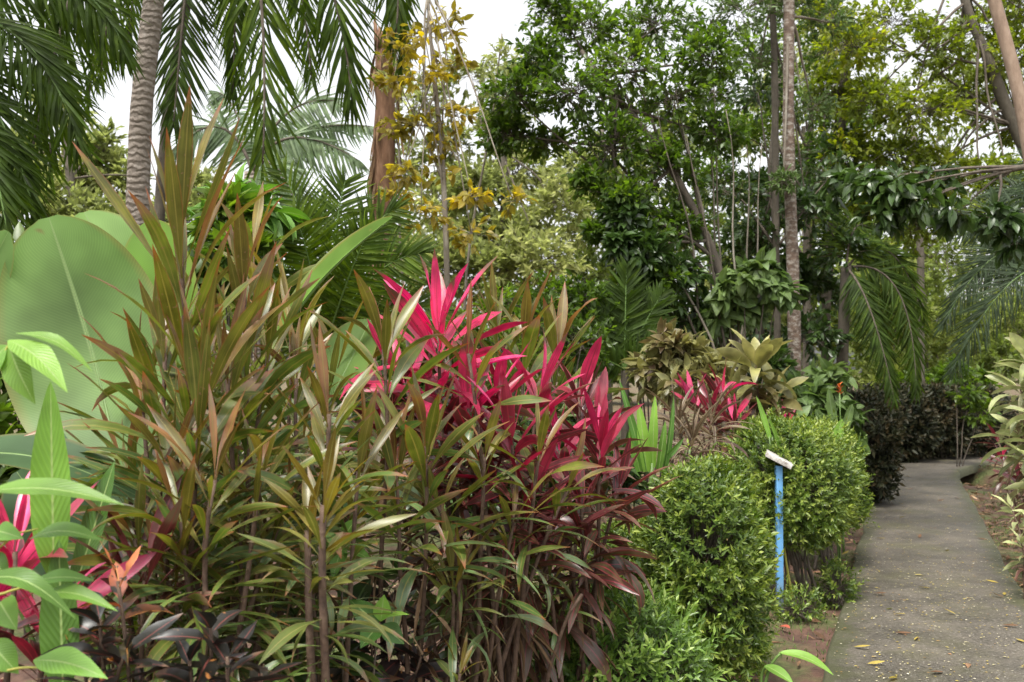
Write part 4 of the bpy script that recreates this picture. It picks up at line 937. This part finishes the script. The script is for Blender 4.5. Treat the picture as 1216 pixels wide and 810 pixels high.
PG = 'pink and maroon cordylines in the middle of the bed'
cordyline('hot pink cordyline with large upright pink leaves above the bed', [(520, 392, 4.0, dict(n=30, zone=.34, L=.43, Wd=.082, e0=78, e1=8, age1=.36, a0=2.2)), (480, 455, 4.15, dict(n=18, zone=.32, age0=.08)), (556, 485, 4.0, dict(n=22, zone=.36, age0=.13)), (520, 505, 4.1, dict(n=22, zone=.36, age0=.3)), (590, 462, 4.2, dict(n=20, zone=.3, age0=.12)), (450, 500, 4.3, dict(n=20, zone=.35, age0=.35))],
          'pink', group=PG, foot=560, fd=4.05, L=.36, Wd=.068, e0=72, e1=-10, d0=.15, d1=.8, prof='broad', dead=3)
cordyline('pink-centred cordyline with dark maroon drooping lower leaves', [(608, 520, 3.9, dict(n=30, zone=.42, L=.36)), (640, 470, 4.3, dict(n=22, zone=.35)), (580, 580, 4.0, dict(n=24, zone=.4, age0=.35)), (630, 600, 3.9, dict(n=24, zone=.4, age0=.35))],
          'pink', group=PG, foot=602, fd=4.0, age0=.15, L=.34, Wd=.056, e0=80, e1=-15, d0=.15, d1=1.0, prof='broad', dead=5)
cordyline('dark maroon cordyline with upright purple leaves at the back of the pink group', [(688, 470, 4.7, dict(n=26, zone=.45)), (708, 505, 4.6, dict(n=22, zone=.4))],
          'maroon', group=PG, foot=690, fd=4.7, L=.34, Wd=.062, e0=82, e1=0, d0=.1, d1=.9, prof='broad', dead=3)
cordyline('cordyline with vivid pink top leaves and brown-green skirt beside the tall hedge', [(714, 530, 4.2, dict(n=30, zone=.42)), (664, 535, 4.25, dict(n=26, zone=.38)), (735, 580, 4.3, dict(n=24, zone=.4, age0=.5)), (690, 600, 4.1, dict(n=26, zone=.42, age0=.45))],
          'pink', group=PG, foot=690, fd=4.25, age0=.19, L=.33, Wd=.054, e0=80, e1=-15, d0=.15, d1=1.0, prof='broad', dead=5)
cordyline('dusky maroon cordyline with old drooping leaves low in the middle of the bed', [(655, 640, 4.1, dict(n=22, zone=.4)), (600, 660, 4.2, dict(n=20, zone=.4)), (700, 650, 4.2, dict(n=20, zone=.4)), (560, 640, 4.2, dict(n=20, zone=.4)), (530, 600, 4.2, dict(n=20, zone=.4)), (490, 620, 4.2, dict(n=20, zone=.4))],
          'maroon', group=PG, foot=620, fd=4.15, L=.34, Wd=.06, e0=60, e1=-40, d0=.3, d1=1.0, prof='broad', dead=8, age0=.4)
cordyline('thin bronze-green cordyline threaded between the pink and maroon heads', [(556, 420, 3.85, dict(n=18, zone=.4)), (640, 540, 3.75, dict(n=18, zone=.4)), (575, 540, 3.7, dict(n=18, zone=.4)), (520, 600, 3.6, dict(n=18, zone=.4)), (675, 580, 3.9, dict(n=16, zone=.35)), (610, 620, 3.7, dict(n=18, zone=.4))],
          'olive', group=OG, foot=590, fd=3.8, L=.32, Wd=.042, e0=80, e1=-15, d0=.2, d1=1.0, dead=5)
# bare canes under the bed
root = thing('cane_thicket', 'thicket of thin bare brown canes under the pink cordylines', 'stems', GX(620, 4.3), None)
for k in range(26):
    px = RNG.uniform(480, 680); d = RNG.uniform(3.9, 4.8)
    mb = MB(); a_ = GX(px, d); tube(mb, wob(bez(a_, a_ + np.array([RNG.normal(0, .05), RNG.normal(0, .05), .5]), a_ + np.array([RNG.normal(0, .07), RNG.normal(0, .07), RNG.uniform(.7, 1.0)]), 10), .015), RNG.uniform(.007, .013), .006, 6, rings=1 + .1 * (np.arange(10) % 2)); mb.build('cane', M['cane'], root)

cordyline('small sprouting cordyline with narrow arching green leaves low in the middle', [(538, 700, 3.6, dict(n=20, zone=.16)), (545, 690, 3.6, dict(n=8, zone=.1))], 'olive_green', foot=536, fd=3.6, L=.34, Wd=.036, e0=80, e1=-10, d0=.3, d1=1.2)
cordyline('thin green cordyline sprout with arching strap leaves left of the small clipped shrub', [(652, 690, 4.0, dict(n=16, zone=.2))], 'olive_green', foot=650, fd=4.0, L=.30, Wd=.034, e0=70, e1=-10, d0=.3, d1=1.2)
cordyline('tiny cordyline seedling with upright narrow leaves at the bottom edge', [(546, 800, 3.4, dict(n=14, zone=.1))], 'olive_green', foot=546, fd=3.4, L=.17, Wd=.03, e0=80, e1=20, d0=.1, d1=.6)
cordyline('red-leaved cordyline pushing in at the left edge behind the vine', [(18, 655, 2.6, dict(n=20, zone=.25)), (60, 745, 2.6, dict(n=20, zone=.25)), (-20, 720, 2.6, dict(n=18, zone=.25))], 'pink', foot=20, fd=2.6, L=.34, Wd=.055, e0=75, e1=0, d0=.2, d1=.8, age0=.12, age1=.9, prof='broad')
cordyline('purple-stalked cordyline with arching maroon leaves above the croton', [(172, 690, 2.8, dict(n=16, zone=.2)), (150, 700, 2.9, dict(n=14, zone=.2))], 'maroon', foot=170, fd=2.8, L=.34, Wd=.045, e0=75, e1=10, d0=.2, d1=.9, age0=.3)

# ---------------- crotons and other low plants
def croton(label, foot, tips, mat='croton', n=16, L=.2, Wd=.08, zone=.25, e0=70, e1=-20, group='dark crotons at the foot of the bed', prof='ovate'):
    return cordyline(label, tips, mat, cat='croton', name='croton', group=group, foot=foot[0], fd=foot[1], n=n, L=L, Wd=Wd, zone=zone, e0=e0, e1=e1, d0=.2, d1=.9, prof=prof, wave=.12, cane_r=.006)
croton('croton with a bright orange and black blotched leaf at lower left', (138, 2.35), [(140, 690, 2.4)], 'croton_orange', n=8, L=.14, Wd=.055, zone=.18)
croton('black-purple croton with glossy yellow-spotted leaves at the bottom left', (130, 2.4), [(118, 735, 2.4), (150, 770, 2.35), (100, 790, 2.4), (170, 800, 2.4)], n=16, L=.15, Wd=.05, e0=55, e1=-40)
croton('glossy dark purple croton with a single pink leaf tip in the lower left', (250, 2.4), [(250, 745, 2.4), (270, 780, 2.35), (225, 785, 2.4), (310, 800, 2.5)], n=16, L=.16, Wd=.062, e0=45, e1=-45)
croton('dark brown-leaved croton under the olive cordylines beside the sapling', (445, 3.5), [(440, 760, 3.5), (475, 740, 3.6), (500, 780, 3.5), (415, 790, 3.4), (470, 700, 3.8)], 'croton', n=14, L=.2, Wd=.075, e0=40, e1=-40)
croton('low dark green glossy plant behind the bare grey cane', (370, 3.3), [(350, 730, 3.3), (395, 760, 3.4), (320, 760, 3.3), (420, 720, 3.5), (380, 690, 3.6), (340, 700, 3.6)], 'dark', n=15, L=.2, Wd=.07, e0=50, group=None)
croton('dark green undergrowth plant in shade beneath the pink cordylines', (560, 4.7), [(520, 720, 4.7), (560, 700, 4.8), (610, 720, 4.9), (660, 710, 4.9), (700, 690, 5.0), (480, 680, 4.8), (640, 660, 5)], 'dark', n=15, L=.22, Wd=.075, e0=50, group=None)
croton('green broad-leaved undergrowth plant behind the bronze clump at left', (180, 3.7), [(130, 640, 3.7), (190, 650, 3.8), (250, 660, 3.8), (90, 690, 3.6), (310, 650, 3.9), (150, 720, 3.6), (230, 700, 3.6)], 'mid', n=15, L=.24, Wd=.085, e0=55, group=None)
croton('tall green undergrowth plant filling behind the olive cordylines', (330, 4.4), [(330, 480, 4.4), (380, 520, 4.5), (430, 500, 4.6), (420, 590, 4.5), (280, 520, 4.4), (460, 460, 4.8), (230, 560, 4.3), (360, 600, 4.3)], 'mid', n=15, L=.26, Wd=.085, e0=60, group=None)

# bright sapling leaf pair
def stemmed(label, foot, tips, leavesl, mat, name='sapling', cat='sapling', stemm='twig', S=10, A=6, r=.004, group=None, wave=.03, prof='ovate', veins=None):
    """an upright or trailing stem carrying a few separate leaves: (base, tip, width, normal, rnd, arch)"""
    root = thing(name, label, cat, foot, group)
    for q in tips:
        mb = MB(); tube(mb, wob(bez(np.asarray(q[0]), np.asarray(q[1]), np.asarray(q[2]), 12), .008), r * 1.4, r * .7, 6); mb.build('stem', M[stemm], root)
    for q in leavesl:
        mb = MB(); blade(mb, q[0], q[1], q[2], q[3], prof=q[6] if len(q) > 6 else prof, rnd=q[4], arch=q[5], S=S, A=A, wave=wave, cup=.18)
        lf = mb.build('leaf', M[mat], root)
    return root
d = 3.1
stemmed('slender sapling with one upright bright green leaf among dark leaves', GX(440, d), [(GX(440, d), W(436, 760, d), W(452, 740, d))], [
    (W(452, 738, d), W(456, 706, d), .06, (0.2, -1, .3), .9, .02), (W(452, 738, d), W(486, 730, d - .05), .05, (0, -.2, 1), .9, .08), (W(450, 742, d), W(415, 712, d + .05), .075, (0, -1, .4), 0.0, .05), (W(448, 745, d), W(428, 770, d - .1), .07, (0, -.8, .6), 0.0, .05), (W(452, 742, d), W(480, 765, d), .07, (0, -.7, .7), .05, .05)], 'bright')
d = 3.3
stemmed('small green sapling with a few drooping leaves beside the bare grey cane', GX(415, d), [(GX(415, d), W(412, 700, d), W(408, 640, d))], [
    (W(408, 660, d), W(442, 668, d - .1), .06, (0, -.3, 1), .5, .15), (W(408, 650, d), W(395, 690, d - .1), .06, (0, -.8, .6), .4, .15), (W(408, 640, d), W(425, 615, d), .055, (0, -.8, .6), .5, .1), (W(408, 645, d), W(380, 655, d), .055, (0, -.4, .9), .35, .15)], 'bright')

# ---------------- big paddle leaves, left
D = 3.55
heliconia('large paddle-leaved plant with a huge backlit leaf at the left', GX(140, D), [
    (W(142, 560, D - .1), W(58, 258, D + .1), .62, (.12, -1, .25), dict(rnd=.55, cup=.22, S=90, A=16, wave=.05, arch=-.09)),
    (W(190, 420, D + .5), W(100, 252, D + .6), .42, (.35, -.8, .55), dict(rnd=.6, cup=.3, S=60, A=12, wave=.04)),
    (W(215, 440, D + .4), W(178, 262, D + .5), .36, (-.25, -1, .2), dict(rnd=.9, cup=.25, S=40, A=12, wave=.04)),
    (W(330, 400, D + .6), W(466, 258, D + .7), .19, (-.72, -.25, .6), dict(rnd=.6, cup=.6, S=20, arch=.05)),
    (W(-60, 540, D - .3), W(165, 590, D - .35), .22, (0, -.45, 1), dict(rnd=.1, cup=.2, S=20, arch=.10)),
    (W(-70, 430, D + .2), W(10, 275, D), .22, (.3, -1, .2), dict(rnd=.5, cup=.2)),
    (W(200, 640, D - .2), W(85, 490, D), .26, (.1, -.7, .6), dict(rnd=.12, cup=.2)),
    (W(395, 470, D + .6), W(440, 380, D + .7), .28, (-.3, -.8, .5), dict(rnd=.7, cup=.3)),
    (W(120, 700, D - .2), W(20, 560, D - .1), .3, (.1, -.9, .4), dict(rnd=.05, cup=.2)),
], mat='big', name='paddle_leaf_plant')
heliconia('dusky broad grey-green leaf hanging between the olive and pink cordylines', GX(420, 4.1), [(W(400, 600, 4.1), W(500, 592, 3.9), .17, (-.1, -.75, .65), dict(rnd=.15, cup=.1, arch=.10))], mat='big', name='broad_leaf')
d = 2.45
heliconia('plant with tall upright lance-shaped bright green leaves at the left edge', GX(68, d), [
    (W(64, 690, d), W(60, 452, d), .105, (.15, -1, .1), dict(rnd=.62, cup=.35, prof='lance', S=20, wave=.06)),
    (W(75, 830, d - .05), W(70, 640, d - .02), .10, (.1, -1, .2), dict(rnd=.35, cup=.3, prof='lance')),
    (W(92, 690, d + .3), W(136, 548, d + .35), .085, (-.3, -1, .3), dict(rnd=.15, cup=.2, prof='strap')),
], mat='bright', name='lance_leaf_plant')
d = 2.15
s0 = W(12, 408, d); zz0 = W(15, 640, d); s2 = W(-20, 790, d)
stemmed('climbing vine with bright green drooping leaves at the left edge of the bed', GX(-30, d), [(GX(-30, d), W(-40, 600, d), W(-5, 430, d)), (W(-5, 430, d), W(5, 415, d), s0), (W(-30, 640, d), W(-10, 660, d), zz0), (W(-30, 640, d), W(-10, 660, d), W(45, 628, d)), (W(-30, 700, d), W(10, 706, d), W(55, 705, d)), (W(-30, 790, d), W(0, 800, d), W(60, 790, d)), (GX(-30, d), W(-40, 760, d), W(-30, 640, d))], [
    (W(10, 404, d), W(80, 466, d - .08), .075, (.3, -.55, .8), .95, .10), (W(10, 408, d), W(42, 480, d - .02), .075, (-.3, -.9, .3), .85, .05), (W(18, 396, d + .02), W(110, 442, d), .045, (0, -.35, 1), .85, .14), (W(8, 410, d), W(-25, 455, d), .07, (0, -.8, .5), .6, .05),
    (W(-20, 584, d - .05), W(148, 600, d - .1), .075, (.05, -.45, 1), .8, .07), (W(35, 640, d), W(122, 642, d - .05), .062, (.05, -.5, 1), .6, .12), (W(-30, 692, d - .05), W(90, 735, d - .1), .06, (.1, -.5, 1), .55, .22), (W(45, 706, d), W(140, 726, d - .05), .05, (.05, -.5, 1), .75, .12), (W(40, 690, d), W(112, 690, d), .05, (.05, -.5, 1), .45, .08),
    (W(0, 715, d - .02), W(20, 748, d - .04), .07, (0, -1, .3), .7, .02, 'heart'), (W(-5, 630, d), W(28, 640, d - .03), .05, (0, -.8, .6), .5, .05, 'heart'), (W(40, 784, d), W(128, 806, d - .05), .075, (0, -.6, .9), .6, .10), (W(-15, 760, d), W(22, 800, d), .07, (0, -.8, .6), .6, .05), (W(-10, 660, d), W(10, 690, d), .05, (0, -.8, .6), .4, .05, 'heart')], 'bright', name='vine', cat='vine', stemm='ystem', r=.003, wave=.05, S=14)

# ---------------- strap leaves, striped bromeliads, far cordylines
d = 5.6
root = thing('ginger', 'clump of upright bright green strap leaves behind the tall hedge', 'plant', GX(770, d), None)
for (x0, y0, x1, y1, wd, rn) in ((768, 560, 758, 478, .075, 1), (775, 555, 778, 470, .06, .9), (782, 560, 790, 500, .05, .6), (765, 560, 735, 450, .05, .1), (785, 550, 812, 520, .04, .2), (760, 560, 748, 505, .06, .5), (788, 565, 800, 470, .04, .15)):
    mb = MB(); blade(mb, W(x0, y0, d), W(x1, y1, d), wd, (RNG.normal(0, .3), -1, .2), prof='strap', rnd=rn, cup=.4, S=12, A=4, arch=.04); mb.build('leaf', M['bright'], root)
mb = MB(); tube(mb, bez(GX(770, d), W(772, 620, d), W(774, 550, d), 8), .02, .012, 7); mb.build('stem', M['stem'], root)
cordyline('tuft of striped narrow cream and brown leaves between the two hedges', [(822, 520, 6.4, dict(n=44, zone=.22)), (805, 500, 6.6, dict(n=36, zone=.2)), (845, 500, 6.7, dict(n=30, zone=.2))], 'striped', cat='bromeliad', name='striped_plant', foot=822, fd=6.5, L=.34, Wd=.03, e0=80, e1=-15, d0=.4, d1=1.6, prof='strap')
cordyline('small pink cordyline with upright red leaves between the hedge and bronze cordyline', [(824, 480, 7.6, dict(n=18, zone=.22)), (858, 470, 7.8, dict(n=16, zone=.22, age0=.15)), (872, 500, 7.4, dict(n=18, zone=.25, age0=.2)), (845, 490, 7.6, dict(n=16, zone=.2, age0=.3))], 'pink', group=PG, foot=850, fd=7.6, L=.32, Wd=.065, e0=80, e1=10, d0=.1, d1=.7, prof='broad')
cordyline('little red-leaved cordyline at the foot of the mottled trunk', [(932, 500, 8.6, dict(n=14, zone=.18))], 'pink', foot=932, fd=8.6, L=.22, Wd=.05, e0=85, e1=30, d0=.1, d1=.6, prof='broad')
cordyline('broad bronze-green cordyline with cream-edged cupped leaves above the domed hedge', [(898, 432, 8.2, dict(n=34, zone=.30, L=.38, Wd=.12)), (868, 470, 8.2, dict(n=20, zone=.28, age0=.3)), (918, 465, 8.3, dict(n=20, zone=.3, age0=.4)), (850, 440, 8.5, dict(n=18, zone=.25)), (900, 500, 8.2, dict(n=20, zone=.35, age0=.65))], 'bronze', group=None, foot=900, fd=8.3, L=.36, Wd=.11, e0=78, e1=-25, d0=.35, d1=1.5, prof='broad', dead=6)
cordyline('pale cream-leaved cordyline cascading over the right side of the path', [(1226, 424, 8.0, dict(n=22, zone=.3)), (1212, 462, 7.9, dict(n=22, zone=.3)), (1234, 494, 7.7, dict(n=22, zone=.3)), (1212, 516, 7.9, dict(n=20, zone=.3, age0=.2)), (1230, 440, 7.9, dict(n=22, zone=.3)), (1230, 552, 7.6, dict(n=20, zone=.3, age0=.2)), (1240, 520, 7.6, dict(n=20, zone=.3)), (1250, 580, 7.4, dict(n=20, zone=.3))], 'cream', foot=1245, fd=7.8, L=.37, Wd=.095, e0=60, e1=-20, d0=.4, d1=1.4, prof='broad')
cordyline('dark purple cordyline under the pale one beside the path', [(1190, 545, 8.6, dict(n=20, zone=.25)), (1210, 570, 8.3, dict(n=20, zone=.25)), (1185, 525, 9.4, dict(n=18, zone=.25))], 'maroon', group=PG, foot=1222, fd=8.4, L=.24, Wd=.045, e0=75, e1=-15, d0=.2, d1=1.0, prof='broad', age0=.15)
croton('variegated green shrub at the right edge beneath the pale cordyline', (1222, 7.0), [(1212, 640, 7.0), (1200, 600, 7.3), (1228, 600, 6.9)], 'cream', n=14, L=.16, Wd=.06, group=None)

# leaves poking out of the hedges
d = 6.9
heliconia('stray ginger shoots poking out through the top of the domed hedge', GX(925, d), [(W(914, 520, d), W(898, 470, d), .05, (.3, -1, .3), dict(rnd=.8, prof='strap', cup=.3)), (W(930, 540, d), W(912, 495, d - .1), .04, (.3, -1, .4), dict(rnd=.9, prof='strap', cup=.3))], mat='bright', name='ginger_shoot')
d = 7.6
heliconia('pale-tipped ginger leaf standing at the right end of the hedge top', GX(995, d), [(W(992, 528, d), W(1000, 497, d), .085, (-.3, -1, .2), dict(rnd=1, prof='strap', cup=.4)), (W(996, 600, d - .5), W(990, 555, d - .5), .04, (-.2, -1, .2), dict(rnd=.6, prof='lance', cup=.3))], mat='bright', name='ginger_shoot')
d = 6.9
heliconia('yellow-stemmed ginger growing up beside the signpost with an arching leaf', GX(942, d), [(W(926, 597, d), W(975, 612, d - .1), .045, (.1, -.3, 1), dict(rnd=.9, prof='lance', cup=.2, arch=.12)), (W(930, 703, d), W(955, 703, d - .1), .03, (.1, -.3, 1), dict(rnd=.9, prof='lance', cup=.2, arch=.05))], mat='bright', name='ginger_shoot', stemm='ystem')
d = 4.85
heliconia('seedling with two bright green leaves at the bottom edge of the path', GX(905, d), [(W(925, 775, d), W(990, 802, d - .1), .075, (.1, -.4, 1), dict(rnd=.9, prof='lance', cup=.25, arch=.12)), (W(908, 790, d), W(942, 812, d - .15), .07, (.1, -.6, .8), dict(rnd=.75, prof='lance', cup=.25, arch=.05))], mat='bright', name='seedling')

# ---------------- more things in the beds behind
shrub('mid green leafy bush at the left behind the paddle leaves', GX(60, 6), [(30, 330, 6.2, 60), (90, 360, 6.2, 60), (150, 330, 6.4, 55), (20, 430, 6, 60), (80, 470, 6, 60), (160, 420, 6.2, 55), (230, 340, 6.6, 40), (270, 260, 6.8, 36), (285, 300, 6.6, 40), (-20, 520, 5.6, 60), (60, 560, 5.6, 60)], 'mid', nt_=40, nl=9, L=.17, Wd=.07, S=3)
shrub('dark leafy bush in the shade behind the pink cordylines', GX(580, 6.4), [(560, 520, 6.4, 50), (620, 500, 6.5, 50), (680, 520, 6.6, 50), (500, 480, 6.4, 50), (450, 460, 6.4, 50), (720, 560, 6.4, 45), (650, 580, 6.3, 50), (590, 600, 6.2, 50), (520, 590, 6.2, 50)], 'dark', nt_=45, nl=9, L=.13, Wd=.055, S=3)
shrub('broad-leaved bright green bush below the pale backlit palm', GX(285, 7.2), [(275, 245, 7.2, 22), (290, 275, 7.2, 24), (262, 275, 7.2, 20), (315, 250, 7.4, 20)], 'bright', nt_=9, nl=6, L=.3, Wd=.11, S=5, droop=.8)
# ---------------- ground litter
def scatter(n, xs, ys, cond):
    x = RNG.uniform(*xs, n); y = RNG.uniform(*ys, n); m = cond(x, y); return x[m], y[m]
x, y = scatter(60000, (-1.5, 10), (3.4, 19), lambda x, y: on_path(x, y))
keep = RNG.random(len(x)) < (.5 * np.clip(8.5 / y, .2, 1.1) ** 2 + .05); x, y = x[keep], y[keep]
n = len(x); az = RNG.random(n) * 6.28; dd = np.stack([np.cos(az), np.sin(az), RNG.uniform(-.02, .12, n)], 1)
mb = MB(); tiny(mb, np.stack([x, y, np.full(n, .007)], 1), dd, RNG.uniform(.006, .026, n) * RNG.uniform(.6, 1.25, n), RNG.uniform(.006, .017, n), fold=.3)
tag(mb.build('petal_litter', M['petal']), 'scattered pale petals and flecks lying on the grey path', 'litter', kind='stuff')
off = lambda x, y: ~on_path(x, y)
x, y = scatter(26000, (-3, 12), (3.6, 20), off); n = len(x); az = RNG.random(n) * 6.28
keep = RNG.random(n) < np.where(x > .4 * y + .5, .75, .22); x, y, az = x[keep], y[keep], az[keep]; n = len(x)
dd = np.stack([np.cos(az), np.sin(az), RNG.uniform(-.1, .35, n)], 1)
mb = MB(); leaves(mb, np.stack([x, y, ground_z(x, y) + .012], 1), dd, RNG.uniform(.05, .15, n), RNG.uniform(.015, .045, n), RNG.uniform(-.3, .9, n), RNG.uniform(-.3, .5, n), 'ovate', 3, twist=RNG.normal(0, .6, n))
tag(mb.build('leaf_litter', M['litter']), 'brown dead leaves littering the soil under the plants', 'leaf litter', kind='stuff')
x, y = scatter(60000, (-1.5, 9), (4, 17), off); pn = np.sin(x * 2.1 + 1) * np.sin(y * 1.7) + .5 * np.sin(x * 5 + y * 3); kp = pn > .1; x, y = x[kp], y[kp]; n = len(x)
az = RNG.random(n) * 6.28; dd = np.stack([np.cos(az) * .7, np.sin(az) * .7, np.ones(n)], 1)
mb = MB(); tiny(mb, np.stack([x, y, ground_z(x, y)], 1), dd, RNG.uniform(.025, .06, n), RNG.uniform(.005, .009, n))
tag(mb.build('grass', M['grass']), 'short mossy grass growing on the soil between hedges and path', 'grass', kind='stuff')
# the fallen leaves one can pick out
prot = []
for k in range(6):
    mb = MB(); leaves(mb, [[0, 0, .006]], [[1, 0, .05]], .075 + .02 * (k % 3), .028 + .006 * (k % 2), [.3, -.2, .5][k % 3], .25, 'ovate', 6, twist=[.3, -.4, .1][k % 3], rnd=k / 5, rnd2=.5)
    prot.append(mb)
FLG = 'fallen leaves on the path'
spots = [(841, 494, 4)]
P_ = [(1061, 724, 0, 'yellow'), (1063, 753, 1, 'brown'), (1014, 770, 4, 'tan'), (1086, 684, 3, 'tan'), (1038, 706, 1, 'brown'), (1192, 711, 1, 'brown'), (1135, 731, 4, 'tan'), (1190, 744, 1, 'brown'), (1076, 731, 4, 'tan'), (1206, 760, 4, 'tan'), (1000, 660, 4, 'tan'), (1020, 660, 2, 'brown'), (1090, 758, 4, 'tan'), (1150, 790, 3, 'brown'), (1193, 705, 4, 'tan'), (1060, 598, 1, 'brown'), (1113, 596, 1, 'brown'), (1139, 593, 1, 'brown'), (1110, 553, 2, 'brown'), (1075, 566, 3, 'tan'), (1055, 594, 4, 'tan'), (1068, 616, 3, 'tan'), (1092, 640, 1, 'brown'), (1123, 655, 3, 'tan'), (1040, 640, 4, 'tan'), (1105, 700, 4, 'tan'), (1170, 690, 4, 'tan'), (1030, 790, 4, 'tan'), (1120, 800, 1, 'brown'), (1065, 806, 4, 'yellow'), (1160, 640, 1, 'brown'), (1130, 615, 3, 'tan'), (1085, 581, 2, 'brown')]
WORD = {'yellow': 'small yellow fallen leaf lying on the grey path', 'brown': 'small brown fallen leaf lying on the grey path', 'tan': 'small pale tan fallen leaf lying on the grey path'}
MM = {'yellow': M['yellow'], 'brown': M['litter'], 'tan': M['petal']}
base_ob = {}
for px, py, k, cw in P_:
    q = G(px, py)
    if (k, cw) not in base_ob:
        o = prot[k].build('fallen_leaf', MM[cw]); base_ob[(k, cw)] = o
    else:
        o = base_ob[(k, cw)].copy(); COL.objects.link(o)
    o.location = (q[0], q[1], .004); o.rotation_euler = (RNG.normal(0, .12), RNG.normal(0, .12), RNG.random() * 6.28)
    tag(o, WORD[cw], 'fallen leaf', FLG)
mb = MB(); leaves(mb, [[0, 0, .02]], [[1, 0, .1]], .10, .04, .5, .3, 'ovate', 8, twist=.4, rnd=.5, rnd2=.5)
rm = leafmat('red_fallen_leaf', [(0, (.45, .09, .05)), (1, (.5, .12, .07))], trans=.15, rough=.6)
o = mb.build('fallen_leaf', rm); q = G(938, 750, -.04); o.location = [float(v) for v in q]; o.rotation_euler = (0, 0, 2.0)
tag(o, 'red fallen leaf on the mossy ground below the blue signpost', 'fallen leaf')
